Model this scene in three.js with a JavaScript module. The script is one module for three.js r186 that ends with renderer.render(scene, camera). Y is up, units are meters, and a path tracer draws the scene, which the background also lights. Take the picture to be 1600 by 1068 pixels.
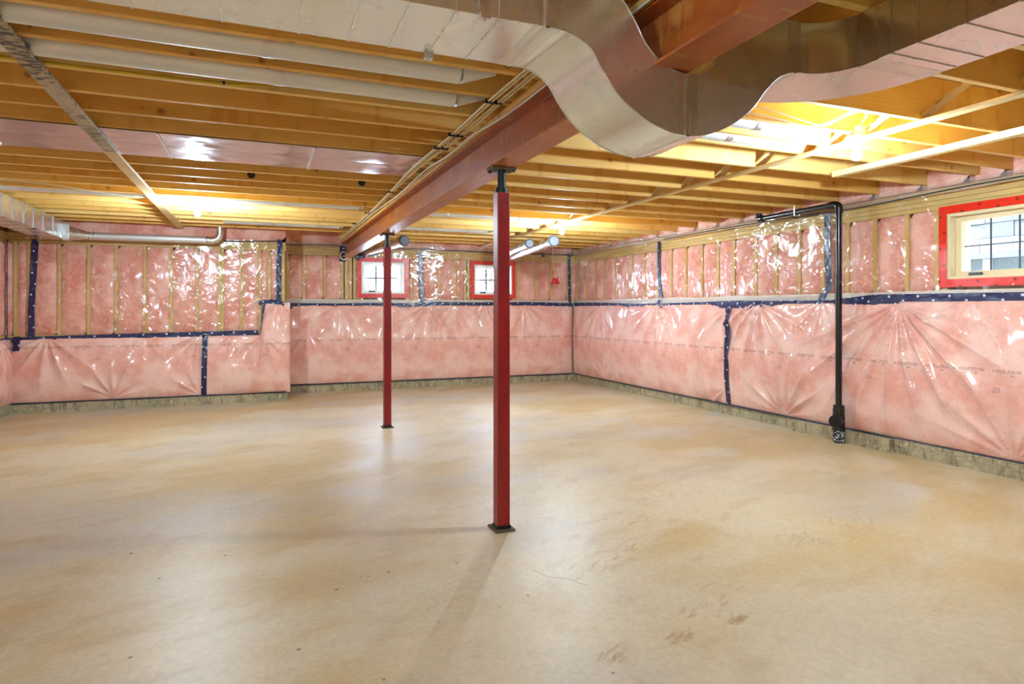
import * as THREE from 'three';
import { mergeGeometries } from 'three/addons/utils/BufferGeometryUtils.js';

// ---------------------------------------------------------------- camera, sky, exposure
const scene = new THREE.Scene();
const FOCAL = 997, YAW = 21.84 * Math.PI / 180, EYE = 1.32;
const camera = new THREE.PerspectiveCamera(2 * Math.atan(534 / FOCAL) * 180 / Math.PI, 1600 / 1068, 0.05, 200);
camera.position.set(0, EYE, 0);
camera.lookAt(Math.sin(YAW), EYE, -Math.cos(YAW));
camera.setViewOffset(1600, 1068, 0, 50.4, 1600, 1068);      // vertical lens shift, verticals stay upright
const renderer = new THREE.WebGLRenderer({ antialias: true });
renderer.toneMapping = THREE.LinearToneMapping;
renderer.toneMappingExposure = 2.5;
renderer.shadowMap.enabled = true;
renderer.shadowMap.type = THREE.PCFSoftShadowMap;
const BULB_POWER = 4.3, BULB_COLOR = new THREE.Color(0.73, 0.96, 1.15), SKY_POWER = 28.0;
{ // overcast sky, brighter overhead
  const W = 64, H = 32, d = new Float32Array(W * H * 4);
  for (let y = 0; y < H; y++) for (let x = 0; x < W; x++) {
    const up = Math.max(0, (y + 0.5) / H * 2 - 1), k = SKY_POWER * (1 + 2 * Math.sin(up * Math.PI / 2)) / 3, i = (y * W + x) * 4;
    d[i] = 0.68 * k; d[i + 1] = 0.90 * k; d[i + 2] = 1.26 * k; d[i + 3] = 1;
  }
  const t = new THREE.DataTexture(d, W, H, THREE.RGBAFormat, THREE.FloatType);
  t.mapping = THREE.EquirectangularReflectionMapping; t.magFilter = THREE.LinearFilter; t.needsUpdate = true;
  scene.background = t;
}

// ---------------------------------------------------------------- helpers
let seedState = 12345;
const rnd = () => { seedState = (seedState + 0x6d2b79f5) | 0; let t = Math.imul(seedState ^ (seedState >>> 15), 1 | seedState); t = (t + Math.imul(t ^ (t >>> 7), 61 | t)) ^ t; return ((t ^ (t >>> 14)) >>> 0) / 4294967296; };
const rr = (a, b) => a + (b - a) * rnd();
const clamp = (x, a = 0, b = 1) => Math.min(b, Math.max(a, x));
const smooth = (a, b, x) => { const t = clamp((x - a) / (b - a)); return t * t * (3 - 2 * t); };
const mix = (a, b, t) => a + (b - a) * t;
const PERM = new Float32Array(65536); for (let i = 0; i < 65536; i++) PERM[i] = rnd();
const lat = (x, y, s) => PERM[(Math.imul(x, 7919) + Math.imul(y, 104729) + Math.imul(s, 31337)) & 65535];
function noise(x, y, px = 0, py = 0, s = 0) {        // value noise, periodic when px, py > 0
  let x0 = Math.floor(x), y0 = Math.floor(y); const fx = x - x0, fy = y - y0;
  let x1 = x0 + 1, y1 = y0 + 1;
  if (px) { x0 = ((x0 % px) + px) % px; x1 = ((x1 % px) + px) % px; }
  if (py) { y0 = ((y0 % py) + py) % py; y1 = ((y1 % py) + py) % py; }
  const u = fx * fx * (3 - 2 * fx), v = fy * fy * (3 - 2 * fy);
  const a = lat(x0, y0, s), b = lat(x1, y0, s), c = lat(x0, y1, s), d = lat(x1, y1, s);
  return a + (b - a) * u + (c - a) * v + (a - b - c + d) * u * v;
}
function fbm(x, y, oct = 4, px = 0, py = 0, s = 0) {
  let r = 0, a = 0.5, n = 0;
  for (let i = 0; i < oct; i++) { r += a * noise(x, y, px, py, s + i * 17); n += a; a *= 0.5; x *= 2; y *= 2; px *= 2; py *= 2; }
  return r / n;
}
function tex(w, h, f, srgb = true) {                  // f(x01, y01) -> [r,g,b] 0..255
  const d = new Uint8Array(w * h * 4);
  for (let y = 0; y < h; y++) for (let x = 0; x < w; x++) {
    const c = f((x + 0.5) / w, (y + 0.5) / h), i = (y * w + x) * 4;
    d[i] = clamp(c[0], 0, 255); d[i + 1] = clamp(c[1], 0, 255); d[i + 2] = clamp(c[2], 0, 255); d[i + 3] = 255;
  }
  const t = new THREE.DataTexture(d, w, h);
  t.wrapS = t.wrapT = THREE.RepeatWrapping; t.magFilter = THREE.LinearFilter; t.minFilter = THREE.LinearMipmapLinearFilter; t.generateMipmaps = true;
  if (srgb) t.colorSpace = THREE.SRGBColorSpace;
  t.needsUpdate = true; return t;
}
function canvasTex(w, h, draw, srgb = true) {
  const c = document.createElement('canvas'); c.width = w; c.height = h;
  draw(c.getContext('2d'), w, h);
  const t = new THREE.CanvasTexture(c); t.wrapS = t.wrapT = THREE.RepeatWrapping;
  if (srgb) t.colorSpace = THREE.SRGBColorSpace;
  return t;
}
const lerp3 = (a, b, t) => [mix(a[0], b[0], t), mix(a[1], b[1], t), mix(a[2], b[2], t)];

const counts = new Map();
function numbered(name) { const n = counts.get(name) ?? 0; counts.set(name, n + 1); return n ? `${name}_${String(n).padStart(3, '0')}` : name; }
function dress(o, label, category, group, kind) {
  if (label) o.userData.label = label;
  if (category) o.userData.category = category;
  if (group) o.userData.group = group;
  if (kind) o.userData.kind = kind;
  return o;
}
function thing(name, label, category, pos = [0, 0, 0], group) {
  const g = new THREE.Group(); g.name = numbered(name); g.position.set(...pos); scene.add(g);
  return dress(g, label, category, group);
}
function structure(name, label) { const g = new THREE.Group(); g.name = name; scene.add(g); g.userData.kind = 'structure'; if (label) g.userData.label = label; return g; }
function part(parent, name, geo, mat, pos, label) {
  const m = new THREE.Mesh(geo, mat); m.name = parent === scene ? numbered(name) : numberIn(parent, name);
  m.castShadow = m.receiveShadow = true;
  if (pos) m.position.set(...pos);
  if (label) m.userData.label = label;
  parent.add(m); return m;
}
function numberIn(parent, name) {
  const c = parent.userData.__n ??= {}; const n = c[name] ?? 0; c[name] = n + 1;
  return n ? `${name}_${String(n).padStart(3, '0')}` : name;
}
// box between two corners; uv in metres with the grain along the longest side
function box(a, b, off = [0, 0], tile = [1, 1]) {
  const lo = [0, 1, 2].map((i) => Math.min(a[i], b[i])), hi = [0, 1, 2].map((i) => Math.max(a[i], b[i]));
  const s = [0, 1, 2].map((i) => hi[i] - lo[i]), g = new THREE.BoxGeometry(...s);
  g.translate(...[0, 1, 2].map((i) => (lo[i] + hi[i]) / 2));
  return grainUV(g, s.indexOf(Math.max(...s)), off, tile);
}
function grainUV(g, L, off = [0, 0], tile = [1, 1]) {
  const p = g.attributes.position, n = g.attributes.normal, uv = g.attributes.uv ?? new THREE.BufferAttribute(new Float32Array(p.count * 2), 2);
  for (let i = 0; i < p.count; i++) {
    const P = [p.getX(i), p.getY(i), p.getZ(i)], N = [Math.abs(n.getX(i)), Math.abs(n.getY(i)), Math.abs(n.getZ(i))];
    const k = N.indexOf(Math.max(...N)); let u, v;
    if (k === L) { u = P[(L + 1) % 3] * 0.2; v = P[(L + 2) % 3]; }
    else { u = P[L]; v = P[3 - L - k] + k * 0.17; }
    uv.setXY(i, (u + off[0]) / tile[0], (v + off[1]) / tile[1]);
  }
  g.setAttribute('uv', uv); return g;
}
// prism: outline [[a,b],...] in two axes, extruded along the third between c0 and c1, with flat shading
function prism(outline, axis, c0, c1, off = [0, 0], tile = [1, 1], closed = true) {
  const pos = [], put = (a, b, c) => { const q = axis === 0 ? [c, a, b] : axis === 1 ? [a, c, b] : [a, b, c]; pos.push(...q); };
  const n = outline.length;
  for (let i = 0; i < n; i++) {
    const p = outline[i], q = outline[(i + 1) % n];
    put(...p, c0); put(...q, c0); put(...q, c1); put(...p, c0); put(...q, c1); put(...p, c1);
  }
  if (closed) {
    const tri = THREE.ShapeUtils.triangulateShape(outline.map((o) => new THREE.Vector2(...o)), []);
    for (const t of tri) { for (const k of t) put(...outline[k], c1); for (const k of [t[0], t[2], t[1]]) put(...outline[k], c0); }
  }
  let area = 0; for (let i = 0; i < n; i++) { const p = outline[i], q = outline[(i + 1) % n]; area += p[0] * q[1] - q[0] * p[1]; }
  const flip = (area > 0) === (axis === 1);
  if (flip) for (let i = 0; i < pos.length; i += 9) for (let k = 0; k < 3; k++) { const t = pos[i + 3 + k]; pos[i + 3 + k] = pos[i + 6 + k]; pos[i + 6 + k] = t; }
  const g = new THREE.BufferGeometry(); g.setAttribute('position', new THREE.Float32BufferAttribute(pos, 3));
  g.computeVertexNormals(); return grainUV(g, axis, off, tile);
}
// board with eased edges, running along an axis
function board(a, b, axis, off, tile, c = 0.003) {
  const o = [0, 1, 2].filter((i) => i !== axis), [i, j] = o;
  const l = [Math.min(a[i], b[i]), Math.min(a[j], b[j])], h = [Math.max(a[i], b[i]), Math.max(a[j], b[j])];
  const out = [[l[0] + c, l[1]], [h[0] - c, l[1]], [h[0], l[1] + c], [h[0], h[1] - c], [h[0] - c, h[1]], [l[0] + c, h[1]], [l[0], h[1] - c], [l[0], l[1] + c]];
  return prism(out, axis, Math.min(a[axis], b[axis]), Math.max(a[axis], b[axis]), off, tile);
}
function tube(pts, r, seg = 8, per = 6) {
  const c = new THREE.CatmullRomCurve3(pts.map((p) => new THREE.Vector3(...p)), false, 'centripetal');
  return new THREE.TubeGeometry(c, Math.max(2, (pts.length - 1) * per), r, seg, false);
}
// straight round bar from a to b, with closed ends
function rod(a, b, r, seg = 20, r2 = r) {
  const A = new THREE.Vector3(...a), B = new THREE.Vector3(...b), d = B.clone().sub(A), L = d.length();
  const g = new THREE.CylinderGeometry(r2, r, L, seg); g.translate(0, L / 2, 0);
  g.applyQuaternion(new THREE.Quaternion().setFromUnitVectors(new THREE.Vector3(0, 1, 0), d.normalize())); g.translate(...a); return g;
}
// sheet from a grid function (i/nu, j/nv) -> [x,y,z], uv from another; cells may be skipped
function sheet(nu, nv, P, UV, skip) {
  const pos = new Float32Array((nu + 1) * (nv + 1) * 3), uv = new Float32Array((nu + 1) * (nv + 1) * 2), idx = [];
  let k = 0;
  for (let j = 0; j <= nv; j++) for (let i = 0; i <= nu; i++, k++) { pos.set(P(i / nu, j / nv), k * 3); uv.set(UV(i / nu, j / nv), k * 2); }
  for (let j = 0; j < nv; j++) for (let i = 0; i < nu; i++) {
    if (skip && skip((i + 0.5) / nu, (j + 0.5) / nv)) continue;
    const a = j * (nu + 1) + i, b = a + 1, c = a + nu + 1, d = c + 1; idx.push(a, b, d, a, d, c);
  }
  const g = new THREE.BufferGeometry();
  g.setAttribute('position', new THREE.BufferAttribute(pos, 3)); g.setAttribute('uv', new THREE.BufferAttribute(uv, 2));
  g.setIndex(idx); g.computeVertexNormals(); return g;
}
const merge = (l) => mergeGeometries(l.map((g) => { const q = g.index ? g.toNonIndexed() : g; for (const k of Object.keys(q.attributes)) if (!['position', 'normal', 'uv'].includes(k)) q.deleteAttribute(k); return q; }));

// ---------------------------------------------------------------- textures and materials
function woodTexture(seed, light, dark, knot, knots) {
  const K = []; for (let i = 0; i < knots; i++) K.push([rr(0.03, 0.97), rr(0.05, 0.95), rr(0.009, 0.026), rr(0.75, 1.25)]);
  return tex(1024, 512, (x, y) => {                   // covers 2.4 m by 0.6 m
    const X = x * 2.4, Y = y * 0.6;
    let bend = 0, kn = 0, halo = 0;
    for (const [kx, ky, kr, st] of K) {
      let dx = Math.abs(x - kx); dx = Math.min(dx, 1 - dx) * 2.4; let dy = Math.abs(y - ky); dy = Math.min(dy, 1 - dy) * 0.6;
      const d = Math.hypot(dx * st, dy); kn = Math.max(kn, (1 - smooth(kr * 0.35, kr, d)) * (0.72 + 0.28 * Math.sin(d / kr * 14))); const h = Math.exp(-(((dx / 0.09) ** 2) + ((dy / 0.035) ** 2))); bend += h * 0.02; halo = Math.max(halo, h);
    }
    const warp = fbm(x * 3, y * 4, 3, 3, 4, seed) * 0.07 + bend;
    const rings = 0.5 + 0.5 * Math.sin((Y + warp) * 2 * Math.PI / 0.6 * 34), fine = fbm(x * 12, y * 180, 2, 12, 180, seed + 5), cloud = fbm(x * 4, y * 3, 3, 4, 3, seed + 9);
    let t = 0.24 * rings * smooth(0.3, 0.7, fbm(x * 5, y * 6, 2, 5, 6, seed + 31)) + 0.30 * fine + 0.5 * cloud - 0.12 + 0.35 * halo;
    let c = lerp3(light, dark, clamp(t)); c = lerp3(c, knot, kn * 0.7); return lerp3(c, dark, 0.5 * smooth(0.66, 0.74, fbm(x * 26, y * 2, 2, 26, 2, seed + 77))); 
  });
}
const M = {};
const std = (o) => new THREE.MeshStandardMaterial(o), phy = (o) => new THREE.MeshPhysicalMaterial(o);
const WT = [2.4, 0.6];
const fineBump = tex(512, 512, (x, y) => { const v = 255 * (0.6 * fbm(x * 8, y * 96, 3, 8, 96, 3) + 0.4 * fbm(x * 30, y * 30, 2, 30, 30, 4)); return [v, v, v]; }, false);
const joistMaps = [woodTexture(11, [242, 200, 116], [216, 158, 70], [136, 84, 38], 12), woodTexture(51, [238, 192, 104], [208, 148, 62], [120, 72, 32], 15), woodTexture(91, [244, 208, 128], [222, 170, 82], [146, 92, 44], 9)];
M.joist = joistMaps.map((map) => std({ map, roughness: 0.62, bumpMap: fineBump, bumpScale: 0.0008 }));
M.stud = std({ map: woodTexture(131, [216, 186, 120], [190, 152, 84], [130, 92, 48], 5), roughness: 0.7 });
M.strapClean = std({ map: woodTexture(171, [232, 204, 148], [206, 168, 104], [128, 84, 44], 5), roughness: 0.65 });
M.strapDirty = std({ map: tex(1024, 128, (x, y) => { const b = fbm(x * 6, y * 2, 4, 6, 2, 7), s = fbm(x * 150, y * 16, 3, 150, 16, 8), sp = smooth(0.60, 0.68, s * 0.7 + b * 0.35) * 0.8; return lerp3(lerp3([206, 196, 176], [168, 146, 112], b), [62, 58, 58], sp); }), roughness: 0.7 });
M.ply = std({ map: tex(512, 512, (x, y) => lerp3([240, 208, 142], [214, 170, 98], fbm(x * 6, y * 40, 4, 6, 40, 21))), roughness: 0.7 });
const pinkMap = tex(1024, 1024, (x, y) => {           // glass wool, 1 m tile
  const a = fbm(x * 6, y * 6, 5, 6, 6, 31), b = fbm(x * 22 + a * 4, y * 22, 3, 22, 22, 41), f = fbm(x * 120, y * 120, 2, 120, 120, 51);
  let c = lerp3([242, 188, 172], [218, 140, 122], smooth(0.3, 0.75, a * 0.75 + b * 0.3)); c = lerp3(c, [238, 196, 168], smooth(0.5, 0.8, b) * 0.55); const k = 0.94 + 0.12 * f; return [c[0] * k, c[1] * k, c[2] * k];
});
const pinkBump = tex(512, 512, (x, y) => { const v = 255 * fbm(x * 24, y * 24, 4, 24, 24, 61); return [v, v, v]; }, false);
M.batt = std({ map: pinkMap, roughness: 0.95, bumpMap: pinkBump, bumpScale: 0.012 });
// blanket facing: pink wool seen through printed plastic; one tile is 1.12 m wide and 1.40 m high, y measured from the floor
function printTile(g, W, H) {
  const mx = W / 1.12, my = H / 1.40, id = g.createImageData(W, H), d = id.data;
  for (let y = 0; y < H; y++) for (let x = 0; x < W; x++) {
    const X = x / W, Y = y / H, a = fbm(X * 6, Y * 8, 5, 6, 8, 71), b = fbm(X * 20 + a * 3, Y * 26, 3, 0, 26, 81), f = fbm(X * 140, Y * 170, 2, 140, 170, 91);
    let c = lerp3([244, 202, 190], [232, 168, 154], smooth(0.3, 0.72, a * 0.8 + b * 0.25)); c = lerp3(c, [242, 208, 194], smooth(0.55, 0.8, b) * 0.4);
    const k = 0.96 + 0.08 * f, i = (y * W + x) * 4; d[i] = c[0] * k; d[i + 1] = c[1] * k; d[i + 2] = c[2] * k; d[i + 3] = 255;
  }
  g.putImageData(id, 0, 0);
  const Y = (y) => H - y * my;
  for (let i = 0; i < 4; i++) {
    const x0 = (0.035 + i * 0.28) * mx, w = 0.2 * mx;
    g.strokeStyle = g.fillStyle = 'rgba(80,40,46,0.7)'; g.lineWidth = 0.0022 * mx;
    for (const s of [0, 1]) { const cx = x0 + s * w, cy = Y(0.835); g.beginPath(); g.arc(cx, cy, 0.006 * mx, 0.3, 5.4); g.stroke(); g.beginPath(); g.moveTo(cx - 0.004 * mx, cy); g.lineTo(cx, cy + 0.004 * mx); g.lineTo(cx + 0.010 * mx, cy - 0.008 * mx); g.stroke(); }
    const line = (x, y, len, h, gap) => { let p = x; while (p < x + len) { const ww = (0.002 + 0.0035 * rnd()) * mx; if (rnd() > 0.14) g.fillRect(p, y, ww, h); p += ww + gap; } };
    line(x0 + 0.018 * mx, Y(0.846), w * 0.43, 0.007 * my, 0.0014 * mx); line(x0 + 0.018 * mx + w * 0.48, Y(0.846), w * 0.38, 0.006 * my, 0.0014 * mx);
    line(x0 + 0.018 * mx, Y(0.831), w * 0.86, 0.006 * my, 0.0014 * mx); line(x0 + 0.036 * mx, Y(0.814), w * 0.2, 0.004 * my, 0.001 * mx);
    g.font = `bold ${0.022 * my}px sans-serif`; g.fillText('01', x0 + 0.135 * mx, Y(0.797));
  }
  g.font = `bold ${0.06 * my}px sans-serif`; g.fillStyle = 'rgba(110,90,110,0.36)'; g.fillText('20', 0.30 * mx, Y(0.66)); 
}
const blanketMap = canvasTex(1536, 1920, printTile); blanketMap.wrapT = THREE.ClampToEdgeWrapping; blanketMap.wrapS = THREE.RepeatWrapping;
M.blanket = phy({ map: blanketMap, roughness: 0.5, clearcoat: 1, clearcoatRoughness: 0.11, specularIntensity: 0.6 });
M.film = phy({ color: 0xffffff, transmission: 1, thickness: 0, roughness: 0.13, ior: 1.85, side: THREE.DoubleSide });
M.flapClear = phy({ color: 0xf8f6f2, transmission: 0.86, thickness: 0, roughness: 0.2, ior: 1.8, side: THREE.DoubleSide });
M.flap = phy({ color: 0xf6f2ee, transmission: 0.55, thickness: 0, roughness: 0.3, ior: 1.7, side: THREE.DoubleSide });
M.concrete = std({ map: tex(1024, 512, (x, y) => { const a = fbm(x * 8, y * 4, 5, 8, 4, 101), v = fbm(x * 40, y * 5, 3, 40, 5, 111), s = fbm(x * 50, y * 25, 3, 50, 25, 121); let c = lerp3([196, 186, 150], [150, 140, 112], a); c = lerp3(c, [112, 104, 90], smooth(0.55, 0.8, v) * 0.6); return lerp3(c, [214, 206, 178], smooth(0.6, 0.8, s) * 0.6); }), roughness: 0.9, bumpMap: pinkBump, bumpScale: 0.01 });
M.edge = std({ color: 0x29364a, roughness: 0.35 });
const rust = (base, dust, streak, seed) => tex(1024, 256, (x, y) => { const a = fbm(x * 70, y * 2, 4, 70, 2, seed), b = fbm(x * 10, y * 6, 5, 10, 6, seed + 7), s = fbm(x * 160, y * 50, 2, 160, 50, seed + 13); let c = lerp3(base, streak, smooth(0.45, 0.75, b) * 0.5); c = lerp3(c, dust, smooth(0.56, 0.78, a * 0.84 + s * 0.16) * 0.6); return c; });
M.beam = std({ map: rust([176, 96, 38], [192, 156, 84], [146, 68, 30], 141), roughness: 0.36, metalness: 0 });
M.beamUnder = M.beam;
M.post = phy({ map: tex(256, 1024, (x, y) => { const s = fbm(x * 40, y * 160, 3, 40, 160, 151), b = fbm(x * 4, y * 10, 4, 4, 10, 161); let c = lerp3([164, 14, 20], [124, 10, 22], b); return lerp3(c, [200, 130, 120], smooth(0.76, 0.86, s) * 0.45); }), roughness: 0.42, clearcoat: 0.2, clearcoatRoughness: 0.25 });
M.blackSteel = std({ color: 0x1a211f, roughness: 0.45, metalness: 0.3 });
M.plate = std({ map: tex(128, 128, (x, y) => lerp3([120, 104, 76], [64, 58, 50], fbm(x * 8, y * 8, 4, 8, 8, 171))), roughness: 0.7, metalness: 0.2 });
const spangle = (() => { // zinc crystals
  const N = 220, px = [], v = []; for (let i = 0; i < N; i++) { px.push([rnd(), rnd()]); v.push(rnd()); }
  return tex(256, 256, (x, y) => { let b = 9, k = 0; for (let i = 0; i < N; i++) { let dx = Math.abs(x - px[i][0]), dy = Math.abs(y - px[i][1]); dx = Math.min(dx, 1 - dx); dy = Math.min(dy, 1 - dy); const d = dx * dx + dy * dy; if (d < b) { b = d; k = i; } } const g = 172 + 16 * v[k] + 22 * fbm(x * 6, y * 6, 3, 6, 6, 181); return [g, g, g]; }, false);
})();
const galvMap = tex(512, 512, (x, y) => { const a = fbm(x * 3, y * 3, 4, 3, 3, 191), b = fbm(x * 40, y * 14, 3, 40, 14, 201); let c = lerp3([236, 237, 236], [222, 223, 221], a); return lerp3(c, [196, 194, 188], smooth(0.66, 0.85, b) * 0.25); });
const dentBump = tex(512, 512, (x, y) => { const v = 255 * fbm(x * 3, y * 3, 3, 3, 3, 211); return [v, v, v]; }, false);
M.galv = std({ map: galvMap, roughness: 0.36, roughnessMap: spangle, metalness: 0.92, bumpMap: dentBump, bumpScale: 0.004, side: THREE.DoubleSide });
M.galvDull = std({ map: galvMap, roughness: 0.75, roughnessMap: spangle, metalness: 0.8, side: THREE.DoubleSide });
M.foil = std({ color: 0xd2d2d6, roughness: 0.24, metalness: 1, bumpMap: dentBump, bumpScale: 0.02, side: THREE.DoubleSide });
M.foilTape = std({ color: 0xe0e0e0, roughness: 0.34, metalness: 1, bumpMap: pinkBump, bumpScale: 0.003, side: THREE.DoubleSide });
const dots = (bg, fg, marks) => canvasTex(1024, 128, (g, W, H) => {     // 0.56 m by 0.07 m
  g.fillStyle = bg; g.fillRect(0, 0, W, H);
  const dot = (x, y) => { g.fillStyle = fg; g.beginPath(); g.arc(x, y, 0.165 * H, 0, 7); g.fill(); g.strokeStyle = bg; g.lineWidth = 0.03 * H; g.beginPath(); g.arc(x, y, 0.085 * H, 0.4, 5.6); g.stroke(); };
  for (const i of [0, 1]) { dot((0.12 + i * 0.5) * W, 0.32 * H); dot((0.37 + i * 0.5) * W, 0.9 * H); dot((0.37 + i * 0.5) * W, -0.1 * H); }
  g.save(); g.fillStyle = marks; for (let i = 0; i < 4; i++) { g.save(); g.translate((0.235 + i * 0.25) * W, (i % 2 ? 0.32 : 0.62) * H); g.rotate(-0.45); for (let k = -3; k < 3; k++) g.fillRect(k * 0.055 * H, -0.03 * H + (k % 2) * 2, 0.038 * H, 0.09 * H); g.restore(); } g.restore();
});
M.blueTape = phy({ map: dots('#0b1448', '#e4e8ee', 'rgba(150,165,200,0.55)'), roughness: 0.32, clearcoat: 0.4, clearcoatRoughness: 0.25, side: THREE.DoubleSide });
M.redTape = phy({ map: dots('#e0240e', '#4a0c10', 'rgba(110,20,16,0.6)'), roughness: 0.3, clearcoat: 0.4, clearcoatRoughness: 0.2, side: THREE.DoubleSide });
M.vinyl = std({ color: 0xe6e2da, roughness: 0.4 });
M.jambTan = std({ color: 0xe2cda4, roughness: 0.5 });
M.grille = std({ color: 0x4c545c, roughness: 0.5 });
M.glass = phy({ color: 0xffffff, transmission: 1, thickness: 0, roughness: 0, ior: 1.5 });
M.abs = phy({ color: 0x0b0c10, roughness: 0.28, clearcoat: 0.3, clearcoatRoughness: 0.2 });
M.absStained = std({ map: tex(256, 256, (x, y) => lerp3([12, 14, 20], [196, 204, 214], smooth(0.52, 0.6, fbm(x * 22, y * 14, 4, 22, 14, 221)))), roughness: 0.5 });
M.romex = std({ color: 0xe4d2a4, roughness: 0.45 });
M.whiteCable = std({ color: 0xdcd8cc, roughness: 0.5 });
M.yellowCable = std({ color: 0xd2b21c, roughness: 0.4 });
M.darkCable = std({ color: 0x2a3034, roughness: 0.5 });
M.capGrey = std({ color: 0x60636a, roughness: 0.55, metalness: 0.3 });
M.staple = std({ color: 0x14141a, roughness: 0.5 });
M.porcelain = phy({ color: 0xeeeae0, roughness: 0.25, clearcoat: 0.5 });
M.bulb = std({ color: 0xfff4e0, roughness: 0.4, emissive: new THREE.Color(1, 0.86, 0.62), emissiveIntensity: 9 });
M.redPlastic = phy({ color: 0xd0120c, roughness: 0.35, clearcoat: 0.3 });
M.stone = [0x92969a, 0x8c9094, 0x989a98].map((color) => std({ color, roughness: 0.9, bumpMap: pinkBump, bumpScale: 0.01 }));
M.mortar = std({ color: 0x888c8e, roughness: 0.95 });
M.white = std({ color: 0xb4b8bc, roughness: 0.6 });
M.greySiding = std({ color: 0x7c868a, roughness: 0.7 });
M.ground = std({ color: 0xa8a8a0, roughness: 0.95 });
M.twig = std({ color: 0x4a3c30, roughness: 0.9 });

// floor: trowelled slab with tan dust, bluish bare patches and scuffs; one map over the whole slab
const FX0 = -3.3, FX1 = 6.0, FZ0 = -11.2, FZ1 = 3.4;
const floorMap = canvasTex(2048, 2048, (g, W, H) => { // covers x -3.3..6.0, z -11.2..0.0
  const SX = 9.3, SZ = 11.2, id = g.createImageData(W, H), d = id.data;
  for (let y = 0; y < H; y++) for (let x = 0; x < W; x++) {
    const X = x / W * SX, Z = y / H * SZ;
    const q = fbm(X * 0.8, Z * 0.8, 2, 0, 0, 229), ang = X * 0.9 - Z * 0.44 + q * 0.6, acr = X * 0.44 + Z * 0.9 + q * 0.4;
    const big = fbm(X * 0.55, Z * 0.7, 4, 0, 0, 231), mid = fbm(ang * 1.7, acr * 2.8, 5, 0, 0, 241), str = fbm(ang * 5, acr * 11, 4, 0, 0, 251), fine = fbm(X * 60, Z * 60, 2, 0, 0, 261);
    let c = lerp3([208, 197, 170], [196, 176, 130], smooth(0.36, 0.64, big * 0.45 + mid * 0.55));
    c = lerp3(c, [184, 184, 186], smooth(0.46, 0.72, fbm(ang * 0.9 + 9, acr * 1.6, 5, 0, 0, 271)) * 0.5);
    c = lerp3(c, [182, 158, 120], smooth(0.52, 0.76, str * 0.75 + mid * 0.25) * 0.36);
    const k = 0.955 + 0.09 * fine, i = (y * W + x) * 4; d[i] = c[0] * k; d[i + 1] = c[1] * k; d[i + 2] = c[2] * k; d[i + 3] = 255;
  }
  g.putImageData(id, 0, 0);
  const P = (X, Z) => [(X + 3.3) / SX * W, (Z + 11.2) / SZ * H];
  const scuff = (X, Z, l, w, a, n, col) => { for (let i = 0; i < n; i++) { const [px, py] = P(X + rr(-l, l) * 0.5, Z + rr(-w, w) * 0.5); g.fillStyle = col; g.globalAlpha = rr(0.05, 0.22); g.save(); g.translate(px, py); g.rotate(a + rr(-0.3, 0.3)); g.fillRect(0, 0, rr(4, 22), rr(1, 3)); g.restore(); } g.globalAlpha = 1; };
  const brown = '#8a6230';
  for (const [X, Z, l, w] of [[1.8, -3.0, 0.3, 0.14], [1.55, -2.85, 0.25, 0.15], [1.88, -2.16, 0.08, 0.05], [1.82, -2.28, 0.25, 0.12], [1.24, -2.1, 0.12, 0.1], [1.56, -2.13, 0.1, 0.06], [2.85, -2.8, 0.3, 0.2], [-0.27, -4.6, 0.5, 0.12], [1.0, -6.1, 0.9, 0.5], [2.2, -3.4, 0.6, 0.3], [2.6, -3.9, 0.5, 0.3], [3.4, -2.9, 0.4, 0.2], [0.4, -5.2, 0.8, 0.3], [3.2, -5.5, 0.8, 0.3], [-0.9, -5.4, 0.4, 0.1], [2.0, -4.8, 0.6, 0.2]]) scuff(X, Z, l, w, -0.5, 26, brown);
  for (let i = 0; i < 60; i++) scuff(rr(-2.5, 5.2), rr(-9.5, -2), rr(0.1, 0.6), rr(0.05, 0.3), rr(-0.9, 0.3), 8, rnd() < 0.6 ? '#9a7238' : '#7a7672');
  for (let i = 0; i < 26; i++) { const [px, py] = P(rr(-1, 3), rr(-5, -1.9)); g.fillStyle = '#4a3c28'; g.globalAlpha = 0.7; g.beginPath(); g.arc(px, py, rr(0.8, 2), 0, 7); g.fill(); } g.globalAlpha = 1;
  const line = (pts, col, w, a) => { g.strokeStyle = col; g.lineWidth = w; g.globalAlpha = a; g.beginPath(); pts.forEach((p, i) => i ? g.lineTo(...P(...p)) : g.moveTo(...P(...p))); g.stroke(); g.globalAlpha = 1; };
  line([[1.30, -2.98], [1.34, -2.86], [1.42, -2.80], [1.476, -2.695]], '#6c5434', 1.1, 0.6);                        // crack by the near post
  line([[-2.9, -7.12], [0.9, -7.2], [1.9, -7.1], [5.5, -7.0]], '#8c887e', 2.2, 0.35);              // joint line by the far post
}, true);
floorMap.wrapS = floorMap.wrapT = THREE.ClampToEdgeWrapping;
M.floor = std({ map: floorMap, roughness: 0.42 });

// ---------------------------------------------------------------- the room
const XR = 5.54, ZB = -10.68, ZL = -9.87, XL = -2.92, XJ = 0.40, ZF = 3.0, JB = 2.44, JT = 2.70;
{
  const floor = structure('floor', 'trowelled concrete basement slab with tan dust and scuffs');
  const g = new THREE.BoxGeometry(FX1 - FX0, 0.15, FZ1 - FZ0); g.translate((FX0 + FX1) / 2, -0.075, (FZ0 + FZ1) / 2);
  const p = g.attributes.position, uv = g.attributes.uv;
  for (let i = 0; i < p.count; i++) uv.setXY(i, (p.getX(i) + 3.3) / 9.3, 1 - (p.getZ(i) + 11.2) / 11.2);
  part(floor, 'slab', g, M.floor);
}
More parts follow.
